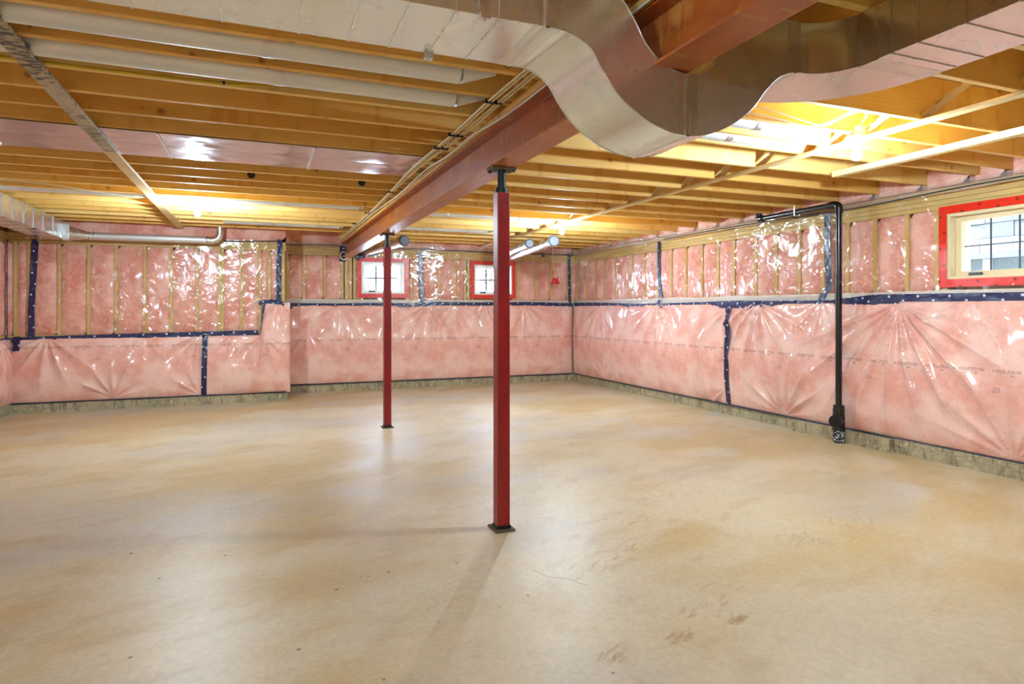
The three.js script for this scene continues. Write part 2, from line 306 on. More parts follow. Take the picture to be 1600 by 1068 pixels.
// wall frames: u to the right as seen from inside, n into the room
const frame = (O, U, N) => ({ O, U, N, P: (u, y, n) => [O[0] + U[0] * u + N[0] * n, y, O[1] + U[1] * u + N[1] * n] });
const BL = frame([0, ZL], [1, 0], [0, 1]), BR = frame([0, ZB], [1, 0], [0, 1]), RW = frame([XR, 0], [0, 1], [-1, 0]);   // u = x, x, z
const LW = frame([XL, 0], [0, -1], [1, 0]), JW = frame([XJ, 0], [0, -1], [1, 0]);                            // u = -z
const fbox = (F, u0, u1, y0, y1, n0, n1, off, tile) => box(F.P(u0, y0, n0), F.P(u1, y1, n1), off, tile);
const off = () => [rr(0, 2.4), rr(0, 0.6)];

function puffy(F, u0, u1, y0, y1, n0, n1, puff, seed, d = 0.05) {     // a batt: soft front, closed box
  const nu = Math.max(4, Math.round((u1 - u0) / d)), nv = Math.max(4, Math.round((y1 - y0) / d));
  const H = (s, t) => { const e = Math.min(s, 1 - s) * (u1 - u0), f = Math.min(t, 1 - t) * (y1 - y0), k = smooth(0, 0.05, e) * smooth(0, 0.05, f); return n1 - 0.02 + k * (0.012 + puff * (fbm(s * (u1 - u0) * 6 + seed * 7.3, t * (y1 - y0) * 5 + seed, 3) * 1.2 - 0.2)); };
  const front = sheet(nu, nv, (s, t) => F.P(mix(u0, u1, s), mix(y0, y1, t), H(s, t)), (s, t) => [mix(u0, u1, s) + seed * 0.37, mix(y0, y1, t) + seed * 0.61]);
  const sides = fbox(F, u0, u1, y0, y1, n0, n1 - 0.02, [seed * 0.3, seed * 0.7]);
  return merge([front, sides]);
}
function studWall(W, F, u0, u1, y0, y1, studs, holes, o = {}) {
  // studs with plates, glass-wool batts between them, sheathing behind
  const nF = -0.012, nB = -0.13;
  for (const [a, b] of o.plates ?? [[y0, y0 + 0.038], [y1, y1 + 0.04], [y1 + 0.043, y1 + 0.083], [y1 + 0.086, y1 + 0.126]])
    { let s = u0; for (const h of [...holes.filter((h) => a < h[3] && b > h[2]).sort((p, q) => p[0] - q[0]), [u1, u1]]) { if (h[0] - s > 0.02) part(W, 'wall_plate', fbox(F, s, h[0], a, b, nB, nF + 0.002 + rr(0, 0.003), off(), WT), M.stud); s = h[1]; } }
  const S = studs.filter((s) => !holes.some((h) => s > h[0] && s < h[1])).sort((a, b) => a - b);
  for (const s of S) part(W, 'stud', fbox(F, s - 0.019, s + 0.019, y0 + 0.039, y1 - 0.001, nB, nF, off(), WT), M.stud);
  for (const h of holes) {
    for (const s of [h[0] - 0.02, h[1] + 0.02]) { part(W, 'stud', fbox(F, s - 0.019, s + 0.019, y0 + 0.039, y1 - 0.001, nB, nF, off(), WT), M.stud); S.push(s); }
    if (h[2] - y0 > 0.08) part(W, 'wall_plate', fbox(F, h[0], h[1], h[2] - 0.038, h[2], nB, nF, off(), WT), M.stud);
    if (y1 - h[3] > 0.02) part(W, 'lintel', fbox(F, h[0], h[1], h[3], y1 - 0.001, nB, nF, off(), WT), M.stud);
  }
  const E = [u0 - 0.019, ...S.sort((a, b) => a - b), u1 + 0.019];
  for (let i = 0; i + 1 < E.length; i++) {
    const a = E[i] + 0.0195, b = E[i + 1] - 0.0195, m = (a + b) / 2;
    if (b - a < 0.03) continue;
    const h = holes.find((q) => m > q[0] && m < q[1]);
    if (h) continue;
    part(W, 'insulation_batt', puffy(F, a, b, y0 + 0.04, y1 - 0.002, nB, -0.014, 0.024, 1 + i * 3.17 + u0, 0.04), M.batt);
  }
  const c0 = -0.17, c1 = -0.13; let s = u0 - (o.pad0 ?? 0);
  for (const h of [...holes.slice().sort((p, q) => p[0] - q[0]), [u1 + (o.pad1 ?? 0), 0]]) {
    part(W, 'sheathing', fbox(F, s, h[0], y0, JT + 0.1, c0 - 0.1, c1, off(), WT), M.ply);
    if (h.length > 2) { part(W, 'sheathing', fbox(F, h[0], h[1], y0, h[2], c0 - 0.1, c1, off(), WT), M.ply); part(W, 'sheathing', fbox(F, h[0], h[1], h[3], JT + 0.1, c0 - 0.1, c1, off(), WT), M.ply); }
    s = h[1];
  }
}
const WIN = [[1.60, 2.33, 1.58, 2.12], [3.555, 4.285, 1.58, 2.12]];      // openings: u0, u1, y0, y1
const WINR = [[-3.72, -2.93, 1.575, 2.15]];
const wallBR = structure('wall_back_right', 'back basement wall with two small windows above pink insulation');
const wallBL = structure('wall_back_left', 'left half of the back wall with exposed studs and pink batts');
const wallR = structure('wall_right', 'right basement wall with studs, pink batts and one window');
const wallL = structure('wall_left', 'left basement wall behind the pink blanket');
const wallJ = structure('wall_return', 'short return where the back wall steps forward');
const wallF = structure('wall_front', 'bare concrete wall behind the camera');
const seq = (a, b, d) => { const r = []; for (let x = a; x <= b; x += d) r.push(x); return r; };
studWall(wallBL, BL, XL - 0.1, XJ, 0.955, 2.175, [-2.845, -2.70, -2.377, -2.052, -1.736, -1.403, -1.084, -0.764, -0.485, -0.443, -0.194, 0.048, 0.177, 0.36], [], { pad0: 0.25 });
studWall(wallBR, BR, XJ - 0.1, XR + 0.1, 1.45, 2.20, [0.46, 0.707, 1.026, 1.303, 1.365, 1.435, 1.50, 2.44, 2.621, 2.925, 3.258, 3.40, 3.46, 4.40, 4.754, 5.058, 5.415, 5.48], WIN, { pad1: 0.25 });
studWall(wallR, RW, ZB - 0.1, ZF, 1.45, 2.195, [-10.60, -10.238, -9.92, -9.616, -9.236, -8.746, -8.383, -8.03, -7.694, -7.354, -7.009, -6.688, -6.389, -6.013, -5.688, -5.352, -5.035, -4.736, -4.426, -4.098, -3.82, -2.70, -2.3, -1.9, -1.5, -1.1, -0.7, -0.3, 0.1, 0.5, 0.9, 1.3, 1.7, 2.1, 2.5, 2.9], WINR, { pad0: 0.25 });
studWall(wallL, LW, -ZF, -ZL + 0.1, 0.955, 2.175, seq(-2.8, 9.9, 0.4), [], { pad1: 0.3 });
studWall(wallJ, JW, -ZL + 0.14, -ZB + 0.1, 1.45, 2.195, [10.25, 10.5], []);
for (const [W, F, u0, u1, y] of [[wallBL, BL, XL - 0.1, XJ - 0.004, 0.953], [wallBR, BR, XJ - 0.1, XR + 0.1, 1.448], [wallR, RW, ZB - 0.1, ZF, 1.448], [wallL, LW, -ZF, -ZL + 0.1, 0.953], [wallJ, JW, -ZL + 0.14, -ZB + 0.1, 1.448]])
  part(W, 'foundation', fbox(F, u0, u1, 0, y, -0.27, -0.004, [0, 0], [1, 0.5]), M.concrete);
// exposed concrete strip at the foot of the walls, cast in short lengths with a joint between
for (const [W, F, u0, u1, n] of [[wallBL, BL, XL, XJ - 0.03, 0.0], [wallBR, BR, XJ + 0.02, XR, 0.0], [wallR, RW, ZB, ZF, 0.0], [wallL, LW, -ZF, -ZL, 0.0], [wallJ, JW, -ZL + 0.02, -ZB, 0.0]]) {
  let s = u0, k = 0;
  while (s < u1 - 0.02) { const e = Math.min(u1, s + rr(0.75, 1.35)), d = n + 0.022 + rr(-0.006, 0.006) + (F === RW ? 0.10 * smooth(-5.9, -4.6, (s + e) / 2) * (1 - smooth(-4.3, -3.2, (s + e) / 2)) : 0); const L = F.P(s + 0.002, 0, -0.003), Hh = F.P(e - 0.002, 0.125 + rr(-0.006, 0.006), d); part(W, 'curb', box(L, Hh, [rr(0, 1), rr(0, 1)], [1, 0.5]), M.concrete); s = e; }
}
part(wallF, 'foundation', box([XL - 0.3, 0, ZF], [XR + 0.3, JT + 0.1, ZF + 0.25], [0, 0], [1, 0.5]), M.concrete);

// ceiling: joists with plywood sheets on top, bridging, wool packed at the joist ends
const ceiling = structure('ceiling', 'open floor joists of raw lumber under a plywood subfloor');
{
  const geoL = [], geoR = [], geoC = [];
  for (let i = 0; i < 6; i++) {
    geoL.push(board([XL - 0.08, JB, -0.019], [1.52, JT, 0.019], 0, off(), WT));
    geoR.push(board([1.21, JB, -0.019], [XR + 0.06, JT, 0.019], 0, off(), WT));
  }
  const left = seq(0, 13.5, 0.352).map((k, i) => -3.19 - 0.352 * (i - 16)).filter((z) => z > -9.86 && z < 2.9);
  const right = [-2.158, -2.625, -2.985, -3.27, -3.56, -3.97, -4.45, -4.93, -5.38, -5.83, -6.28, -6.73, -7.18, -7.63, -8.08, -8.53, -8.98, -9.43, -9.88, -10.33, -1.75, -1.32, -0.9, -0.45, 0, 0.45, 0.9, 1.35, 1.8, 2.25, 2.7];
  left.forEach((z, i) => { const m = part(ceiling, 'joist', geoL[i % 6], M.joist[(i * 7) % 3]); m.position.z = z + 0.019; m.position.y = 0.002 * ((i * 5) % 3); });
  right.forEach((z, i) => { let zz = z + 0.019; if (left.some((l) => Math.abs(l + 0.019 - zz) < 0.039)) zz = left.find((l) => Math.abs(l + 0.019 - zz) < 0.039) + 0.019 + 0.0385; const m = part(ceiling, 'joist', geoR[(i * 5) % 6], M.joist[(i * 2 + 1) % 3]); m.position.z = zz; });
  for (let x = XL - 0.1; x < XR + 0.1; x += 2.44) for (let z = ZB - 0.1; z < ZF + 0.1; z += 1.22)
    part(ceiling, 'subfloor_panel', box([x + 0.002, JT + 0.001, z + 0.002], [Math.min(x + 2.438, XR + 0.2), JT + 0.02, Math.min(z + 1.218, ZF + 0.2)], off(), [1.2, 1.2]), M.ply);
  part(ceiling, 'roof_deck', box([XL - 0.4, JT + 0.03, ZB - 0.4], [XR + 0.4, JT + 0.1, ZF + 0.4]), M.ply);
  const rs = right.slice().sort((a, b) => a - b);
  for (let i = 0; i + 1 < rs.length; i++) {           // diagonal bridging above the long strap
    const zf = rs[i] + 0.04, zn = rs[i + 1] - 0.001; if (zn - zf < 0.15 || zf > -1) continue;
    const L = Math.hypot(zn - zf, 0.2), g = board([-0.032, -0.0095, -L / 2], [0.032, 0.0095, L / 2], 2, off(), WT); g.rotateX(-Math.atan2(0.2, zn - zf));
    part(ceiling, 'bridging', g, M.strapClean, [3.66, 2.565, (zf + zn) / 2]);
    const rim = puffy(RW, zf + 0.002, zn - 0.002, 2.40, JT - 0.005, -0.12, -0.03, 0.03, i * 1.7, 0.06); part(ceiling, 'rim_batt', rim, M.batt);
  }
  part(ceiling, 'rim_batt', puffy(BL, XL, XJ, 2.305, JT - 0.005, -0.12, -0.03, 0.03, 3.3, 0.08), M.batt);
  part(ceiling, 'rim_batt', puffy(BR, XJ, XR, 2.335, JT - 0.005, -0.12, -0.03, 0.03, 5.3, 0.08), M.batt);
}

// windows
let winNo = 0;
function makeWindow(F, h, label, mat = M.vinyl, mw = 0.030) {
  const W = structure(`window_${++winNo}`, label), [u0, u1, y0, y1] = h, nO = -0.26, fr = 0.03;
  const bar = (name, a, b, c, d, n0, n1, m) => part(W, name, fbox(F, a, b, c, d, n0, n1), m);
  bar('frame', u0, u0 + fr, y0, y1, nO, 0.004, mat); bar('frame', u1 - fr, u1, y0, y1, nO, 0.004, mat);
  bar('frame', u0 + fr, u1 - fr, y0, y0 + fr, nO, 0.004, mat); bar('frame', u0 + fr, u1 - fr, y1 - fr, y1, nO, 0.004, mat);
  const s = 0.042, a = u0 + fr, b = u1 - fr, c = y0 + fr, d = y1 - fr;
  bar('sash', a, a + s, c, d, -0.15, -0.07, mat); bar('sash', b - s, b, c, d, -0.15, -0.07, mat); bar('sash', a + s, b - s, c, c + s, -0.15, -0.07, mat); bar('sash', a + s, b - s, d - s, d, -0.15, -0.07, mat);
  const g0 = a + s, g1 = b - s, e0 = c + s, e1 = d - s;
  const pane = sheet(1, 1, (x, y) => F.P(mix(g0, g1, x), mix(e0, e1, y), -0.11), (x, y) => [x, y]); part(W, 'pane', pane, M.glass);
  for (const k of [1, 2]) { const m = mix(g0, g1, k / 3); bar('muntin', m - mw / 2, m + mw / 2, e0, e1, -0.118, -0.112, M.grille); }
  const m = (e0 + e1) / 2; bar('muntin', g0, g1, m - mw / 2 + 0.001, m + mw / 2 - 0.001, -0.1205, -0.1185, M.grille);
  const hu = mix(g0, g1, 0.2);
  part(W, 'crank_cover', merge([fbox(F, hu - 0.05, hu + 0.05, c + 0.004, c + 0.028, -0.07, -0.045), fbox(F, hu - 0.055, hu + 0.045, c - 0.004, c + 0.003, -0.045, -0.02)]), M.grille);
}
makeWindow(BR, WIN[0], 'white gridded window behind the far red post');
makeWindow(BR, WIN[1], 'white gridded window behind the near red post');
makeWindow(RW, WINR[0], 'cream framed gridded window in the right wall', M.jambTan, 0.013);

// red sealing tape round each window
function redFrame(F, h, label) {
  const t = thing('window_tape', label, 'tape', [0, 0, 0]);
  const [u0, u1, y0, y1] = [h[0] - 0.062, h[1] + 0.062, h[2] - 0.062, h[3] + 0.062], w = 0.068;
  const strip = (a, b, c, d, vert) => { const L = vert ? d - c : b - a, n = Math.ceil(L / 0.03), o = rnd();
    part(t, 'tape_strip', sheet(vert ? 3 : n, vert ? n : 3, (s, q) => F.P(mix(a, b, s), mix(c, d, q), 0.011 + 0.002 * fbm(mix(a, b, s) * 30, mix(c, d, q) * 30, 2)), (s, q) => vert ? [q * L / 0.56 + o, s] : [s * L / 0.56 + o, q]), M.redTape); };
  strip(u0, u0 + w, y0, y1, true); strip(u1 - w, u1, y0, y1, true); strip(u0 + w - 0.004, u1 - w + 0.004, y0, y0 + w, false); strip(u0 + w - 0.004, u1 - w + 0.004, y1 - w, y1, false);
}
redFrame(BR, WIN[0], 'red tape border around the window behind the far post');
redFrame(BR, WIN[1], 'red tape border around the window partly hidden by the near post');
redFrame(RW, WINR[0], 'red tape border around the window in the right wall');

// ---------------------------------------------------------------- clear plastic over the stud bays
function film(F, u0, u1, yb, yt, studs, holes, label, seed) {
  const d = 0.0085, nu = Math.round((u1 - u0) / d), nv = Math.round((yt - yb) / d), cr = [];
  // creases fan out from the staples along each stud, a few more cross the open bays
  const add = (a, b, th, L, w, amp) => cr.push([a, b, Math.cos(th), Math.sin(th), L, w, amp]);
  for (const s of studs) {
    if (s < u0 - 0.2 || s > u1 + 0.2) continue;
    let y = yb + rr(0.05, 0.18);
    while (y < yt - 0.03) {
      const busy = rnd() < 0.75 ? 1 : 0.4, n = Math.round(rr(6, 11) * busy);
      for (let k = 0; k < n; k++) { const side = rnd() < 0.5 ? 0 : Math.PI; add(s + rr(-0.01, 0.01), y + rr(-0.01, 0.01), side + rr(-1.15, 1.15), rr(0.07, 0.24), rr(0.009, 0.016), rr(0.004, 0.010) * busy); }
      y += rr(0.10, 0.24);
    }
  }
  for (let k = 0; k < (u1 - u0) * 9; k++) add(rr(u0, u1), rr(yb + 0.05, yt - 0.05), rr(-0.9, 0.9) + (rnd() < 0.35 ? Math.PI / 2 : 0), rr(0.08, 0.22), rr(0.010, 0.02), rr(-0.006, 0.008));
  const C = 0.06, cell = new Map();
  for (const q of cr) { const n = Math.ceil(q[4] / C) + 1, seen = new Set(); for (let k = -1; k <= n; k++) for (const o of [-1, 0, 1]) for (const p of [-1, 0, 1]) { const key = (Math.floor((q[0] + q[2] * k * C) / C) + o) * 4096 + Math.floor((q[1] + q[3] * k * C) / C) + p; if (!seen.has(key)) { seen.add(key); (cell.get(key) ?? cell.set(key, []).get(key)).push(q); } } }
  const H = (u, y) => {
    let h = 0.016 * (fbm(u * 5 + seed, y * 3.4, 2) - 0.5) + 0.006 * (fbm(u * 13 + seed, y * 6 + u * 3, 2) - 0.5);
    for (const [a, b, c, e, L, w, amp] of cell.get(Math.floor(u / C) * 4096 + Math.floor(y / C)) ?? []) { const dx = u - a, dy = y - b, l = dx * c + dy * e, q = dy * c - dx * e + 0.02 * Math.sin(l * 9 + a * 50) * l; if (l < 0 || l > L) continue; h += amp * Math.exp(-((q / w) ** 2)) * smooth(0, 0.03, l) * smooth(L, L * 0.3, l); }
    h += smooth(2.22, 2.30, y) * 0.014 * (fbm(u * 2.5 + seed, y * 30, 3) - 0.4);
    h += 0.006; return h < -0.004 ? -0.004 - 0.005 * (1 - Math.exp((h + 0.004) / 0.005)) : h;
  };
  const g = sheet(nu, nv, (s, t) => { const u = mix(u0, u1, s), y = mix(yb, yt, t); return F.P(u, y, H(u, y)); }, (s, t) => [mix(u0, u1, s), mix(yb, yt, t)],
    holes.length ? (s, t) => { const u = mix(u0, u1, s), y = mix(yb, yt, t); return holes.some((h) => u > h[0] - 0.02 && u < h[1] + 0.02 && y > h[2] - 0.02 && y < h[3] + 0.02); } : null);
  const m = part(scene, 'plastic_sheet', g, M.film); return dress(m, label, 'plastic sheet');
}
const studsR = [-10.60, -10.238, -9.92, -9.616, -9.236, -8.746, -8.383, -8.03, -7.694, -7.354, -7.009, -6.688, -6.389, -6.013, -5.688, -5.352, -5.035, -4.736, -4.426, -4.098, -3.82, -2.70];
const studsBR = [0.46, 0.707, 1.026, 1.303, 1.435, 1.5, 2.44, 2.621, 2.925, 3.258, 3.46, 4.40, 4.754, 5.058, 5.45], studsBL = [-2.845, -2.70, -2.377, -2.052, -1.736, -1.403, -1.084, -0.764, -0.464, -0.194, 0.048, 0.177, 0.36];
film(BL, XL + 0.01, -2.66, 0.93, 2.32, studsBL, [], 'narrow clear plastic sheet in the left corner beside the blue vertical tape', 1);
film(BL, -2.66, XJ - 0.02, 0.93, 2.32, studsBL, [], 'clear plastic sheet over pink batts below the round duct on the left', 2);
film(BR, XJ + 0.01, 2.60, 1.37, 2.36, studsBR, [WIN[0]], 'clear plastic sheet around the window behind the far post', 3);
film(BR, 2.60, XR - 0.01, 1.37, 2.36, studsBR, [WIN[1]], 'clear plastic sheet around the window behind the near post', 4);
film(RW, ZB + 0.01, -7.96, 1.37, 2.38, studsR, [], 'clear plastic sheet on the right wall nearest the far corner', 5);
film(RW, -7.96, -4.95, 1.37, 2.38, studsR, [], 'wrinkled clear plastic sheet on the right wall left of the black pipe', 6);
film(RW, -4.95, -1.2, 1.37, 2.38, studsR, WINR, 'clear plastic sheet around the window of the right wall', 7);

// ---------------------------------------------------------------- insulation blankets on the concrete, faced with printed plastic
function blanket(F, u0, u1, top, label, o = {}) {
  const d = o.d ?? 0.014, yb = 0.125, nu = Math.round((u1 - u0) / d), nv = Math.round(1.28 / d), G = o.gathers ?? [], seed = o.seed ?? 0, amp = o.bulge ?? 0.085;
  const T = typeof top === 'function' ? top : () => top;
  const hgt = (u, y) => {
    const yt = T(u), t = clamp((y - yb) / (yt - yb)), e0 = u - u0, e1 = u1 - u;
    const ends = (o.open0 ? 1 : mix(o.pinch0 ?? 0.6, 1, smooth(0, 0.35, e0))) * (o.open1 ? 1 : mix(o.pinch1 ?? 0.6, 1, smooth(0, 0.35, e1)));
    const rd = (e) => Math.sqrt(Math.max(0, 1 - (1 - Math.min(1, e / 0.13)) ** 2));
    let h = 0.022 + amp * ends * (o.round1 ? rd(e1) : 1) * (o.round0 ? rd(e0) : 1) * Math.pow(Math.sin(Math.PI * Math.pow(t, 0.85)), 0.6) * (0.85 + 0.35 * fbm(u * 1.3 + seed, y * 1.2, 2));
    const body = smooth(0, 0.12, t) * smooth(0, 0.08, 1 - t);
    h += body * 0.010 * (fbm(u * 5 + seed, y * 1.6 + 4, 3) - 0.5);
    h += body * 0.0035 * (fbm(u * 22 + seed + y * 4, y * 5, 2) - 0.5) * smooth(0.4, 0.7, fbm(u * 1.4 + seed + 8, y * 1.2, 2));
    // pleats rising from the foot and hanging from the tape
    h += 0.010 * smooth(0.45, 0.0, t) * (fbm(u * 11 + seed * 2 + y * 1.5, y * 0.8, 2) - 0.5) * smooth(0, 0.04, t);
    h += 0.012 * smooth(0.6, 1.0, t) * (fbm(u * 13 + seed * 3, y * 0.7, 2) - 0.5) * smooth(1.0, 0.96, t);
    for (const [gu, gy, R, k, a, ph, dir] of G) {
      const dx = u - gu, dy = (gy - y) * (dir ?? 1); if (dy < -0.02) continue; const r = Math.hypot(dx, dy); if (r > R) continue;
      const th = Math.atan2(dx, dy + 0.02), w = smooth(0, 0.16, r) * smooth(R, R * 0.35, r) * smooth(1.5, 1.0, Math.abs(th)), ridge = Math.pow(Math.abs(Math.sin(th * k * 0.5 + ph + 0.5 * fbm(th * 3 + seed, r * 2, 2))), 0.75);
      h += 1.7 * a * w * (0.55 - ridge);
    }
    return h;
  };
  const uo = rnd() * 0.28;
  const front = sheet(nu, nv, (s, t) => { const u = mix(u0, u1, s), y = mix(yb, T(u), t); return F.P(u, y, hgt(u, y)); }, (s, t) => { const u = mix(u0, u1, s); return [u / 1.12 + uo, clamp(mix(yb, T(u), t) / 1.40, 0.005, 0.995)]; });
  // turned-in edges close the body against the concrete
  const rim = sheet(nu, 1, (s, t) => { const u = mix(u0, u1, s); return F.P(u, T(u), mix(hgt(u, T(u)), 0.002, t)); }, (s) => [mix(u0, u1, s) / 1.12, 0.98]);
  const foot = sheet(nu, 1, (s, t) => { const u = mix(u0, u1, s); return F.P(u, yb, mix(0.002, hgt(u, yb), t)); }, (s) => [mix(u0, u1, s) / 1.12, 0.02]);
  const end = (u, f) => sheet(1, 30, (s, t) => { const y = mix(yb, T(u), t); return F.P(u, y, mix(f ? 0.002 : hgt(u, y), f ? hgt(u, y) : 0.002, s)); }, (s, t) => [s * 0.1, clamp(mix(yb, T(u), t) / 1.40, 0.01, 0.99)]);
  const m = part(scene, 'insulation_blanket', merge([front, rim, foot, end(u0, true), end(u1, false)]), M.blanket);
  dress(m, label, 'insulation'); m.userData.hgt = undefined;
  return hgt;
}
const topBL = (u) => mix(0.955, 1.425, smooth(0.04, 0.13, u));
const hBL1 = blanket(BL, XL + 0.03, -0.667, 0.955, 'low pink blanket with radiating folds left of the short vertical blue tape', { seed: 1, round0: true, gathers: [[-2.5, 0.96, 0.8, 13, 0.02, 0.4], [-1.75, 0.18, 0.55, 13, 0.018, 0.2, -1], [-0.72, 0.96, 0.75, 15, 0.022, 1], [-0.72, 0.15, 0.6, 12, 0.016, 2, -1], [-1.4, 0.96, 0.4, 10, 0.008, 0]] });
const hBL2 = blanket(BL, -0.667, XJ + 0.06, topBL, 'pink blanket stepping up beside the wall return in the middle', { seed: 2, pinch1: 0.9, round1: true, bulge: 0.11, gathers: [[0.1, 0.93, 0.7, 14, 0.022, 0.5], [-0.3, 0.96, 0.5, 12, 0.012, 1.2], [0.3, 1.42, 0.5, 10, 0.02, 0]] });
const hBR = blanket(BR, XJ + 0.06, XR - 0.055, 1.40, 'long pink blanket under the two back windows', { seed: 3, round1: true, gathers: [[0.75, 0.95, 0.7, 12, 0.014, 0.4], [1.25, 1.38, 0.8, 16, 0.014, 1], [2.1, 1.38, 0.7, 14, 0.010, 1], [2.75, 1.4, 0.9, 20, 0.018, 0.2], [3.2, 1.4, 0.8, 18, 0.018, 2.2], [3.75, 1.4, 0.6, 14, 0.014, 0.7], [4.5, 1.4, 0.8, 14, 0.014, 0.3], [1.3, 0.14, 0.3, 18, 0.010, 0, -1]] });
const hR1 = blanket(RW, ZB + 0.03, -6.45, 1.40, 'pink blanket on the right wall between the corner and the vertical tape', { seed: 4, bulge: 0.10, round0: true, pinch1: 0.2, gathers: [[-9.6, 1.40, 0.95, 14, 0.02, 0.3], [-8.0, 1.40, 0.9, 12, 0.026, 1.1], [-7.7, 1.40, 0.5, 14, 0.016, 0.1], [-9.4, 0.14, 0.5, 12, 0.016, 0.2, -1], [-6.48, 0.3, 0.9, 10, 0.02, 0.9], [-6.5, 1.3, 1.0, 10, 0.02, 0.2]] });
const hR2 = blanket(RW, -6.45, -1.0, 1.40, 'large pink blanket with fan-shaped folds behind the black pipe', { seed: 5, bulge: 0.10, pinch0: 0.2, open1: true, gathers: [[-4.14, 1.36, 1.45, 22, 0.042, 0.35], [-5.95, 1.40, 1.25, 14, 0.032, 0.8], [-6.3, 1.38, 0.7, 12, 0.02, 0], [-3.5, 1.40, 0.7, 8, 0.02, 0.6], [-3.15, 0.16, 0.95, 16, 0.022, 0.3, -1], [-5.5, 0.15, 0.8, 16, 0.022, 1.2, -1], [-5.0, 1.40, 0.7, 10, 0.012, 0.5], [-2.2, 1.4, 1, 12, 0.02, 0.2]] });
blanket(RW, -1.0, ZF, 1.40, 'pink blanket on the right wall nearest the camera', { seed: 6, d: 0.05, open0: true });
blanket(LW, -ZF, 8.0, 0.955, 'pink blanket along the left wall nearest the camera', { seed: 7, d: 0.06, open1: true });
const hL = blanket(LW, 8.0, -ZL - 0.02, 0.955, 'pink blanket on the left wall at the corner', { seed: 8, open0: true, bulge: 0.1, gathers: [[9.4, 0.95, 0.7, 12, 0.02, 0.2]] });
blanket(JW, -ZL - 0.03, -ZB - 0.1, 1.40, 'narrow pink blanket covering the wall return', { seed: 9, bulge: 0.05, d: 0.03 });

// milky flap of plastic folded up over the sill behind the tape
for (const [F, u0, u1, label, ya, yz] of [[BR, XJ + 0.02, 2.6, 'milky plastic flap above the tape under the window behind the far post'], [BR, 2.62, XR - 0.02, 'milky plastic flap above the tape under the window behind the near post'], [RW, ZB + 0.05, -5.05, 'milky plastic flap along the right wall left of the black pipe'], [RW, -5.03, -1.2, 'milky plastic flap along the right wall under its window'], [RW, ZB + 0.05, -1.2, 'crumpled milky plastic along the top plates of the right wall', 2.318, 2.425], [BR, XJ + 0.02, XR - 0.02, 'crumpled milky plastic along the top of the wall above the back windows', 2.315, 2.41]].map((q) => q.length > 4 ? q : [...q, 1.40, 1.488])) {
  const k = Math.ceil((u1 - u0) / 0.02), sd = rnd() * 40;
  dress(part(scene, 'plastic_flap', sheet(k, ya > 2 ? 12 : 6, (s, t) => { const u = mix(u0, u1, s), y = mix(ya + (ya > 2 ? 0.025 * fbm(u * 3 + sd, 1, 3) : 0), yz + 0.022 * (fbm(u * 2.3 + sd, 3, 3) - 0.5), t); return F.P(u, y, 0.016 + (ya > 2 ? 0.03 * fbm(u * 4 + sd, y * 60, 3) - 0.008 : 0.008 * fbm(u * 5 + sd, y * 30, 3))); }, (s, t) => [s, t]), ya > 2 ? M.flapClear : M.flap), label, 'plastic sheet');
}

// dark plastic edging under the blankets
for (const [F, u0, u1, n, label] of [[BL, XL + 0.05, XJ, 0.03, 'dark plastic edging strip under the left back blankets'], [BR, XJ + 0.1, XR - 0.06, 0.03, 'dark plastic edging strip under the blanket below the back windows'], [RW, ZB + 0.05, -6.42, 0.03, 'dark plastic edging strip at the foot of the right wall towards the corner'], [RW, -6.40, -1.0, 0.032, 'blue-black plastic edging strip behind the foot of the black pipe']]) {
  const k = Math.ceil((u1 - u0) / 0.1), g = sheet(k, 4, (s, t) => { const u = mix(u0, u1, s), y = 0.128 + 0.004 * fbm(u * 3, 1, 2), a = t * Math.PI * 1.5; const c = 0.012 * fbm(u * 2 + 3, 2, 2); return F.P(u, y + 0.011 * Math.sin(a), n + c + 0.011 * Math.cos(a) * -1 + (F === RW ? 0.075 * smooth(-5.9, -4.6, u) * (1 - smooth(-4.3, -3.2, u)) * 0 : 0)); }, (s, t) => [s, t]);
  M.edge.side = THREE.DoubleSide; dress(part(scene, 'edging_strip', g, M.edge), label, 'edging');
}

// ---------------------------------------------------------------- blue sealing tape
function tape(F, pts, w, label, o = {}) {            // pts: [u, y, n]
  const c = []; let L = 0; const seg = [0];
  for (let i = 1; i < pts.length; i++) { L += Math.hypot(pts[i][0] - pts[i - 1][0], pts[i][1] - pts[i - 1][1]); seg.push(L); }
  const at = (t) => { const s = t * L; let i = 1; while (i < pts.length - 1 && seg[i] < s) i++; const k = (s - seg[i - 1]) / (seg[i] - seg[i - 1]); return [0, 1, 2].map((q) => mix(pts[i - 1][q], pts[i][q], k)); };
  const n = Math.max(4, Math.ceil(L / 0.025)), of = rnd(), seed = rnd() * 50;
  const g = sheet(n, 4, (s, t) => {
    const p = at(s), a = at(Math.max(0, s - 0.03)), b = at(Math.min(1, s + 0.03)); let dx = b[0] - a[0], dy = b[1] - a[1]; const q = Math.hypot(dx, dy) || 1; dx /= q; dy /= q;
    const v = (t - 0.5) * w * (1 + 0.06 * (fbm(s * L * 9 + seed, t * 2, 2) - 0.5)); const wob = 0.004 * (fbm(s * L * 5 + seed, 7, 2) - 0.5);
    return F.P(p[0] - dy * (v + wob), p[1] + dx * (v + wob), p[2] + 0.006 * (fbm(s * L * 22 + seed, t * 3, 2) - 0.3) + (o.follow ? o.follow(p[0] - dy * v, p[1] + dx * v) : 0));
  }, (s, t) => [s * L / 0.56 + of, t]);
  return dress(part(scene, 'blue_tape', g, M.blueTape), label, 'tape');
}
const N = 0.032;
tape(BL, [[-2.88, 0.93, N], [-2.6, 0.945, N], [-1.4, 0.972, N], [-0.66, 0.985, N], [0.03, 0.995, N]], 0.066, 'blue tape strip running level along the back wall at the left');
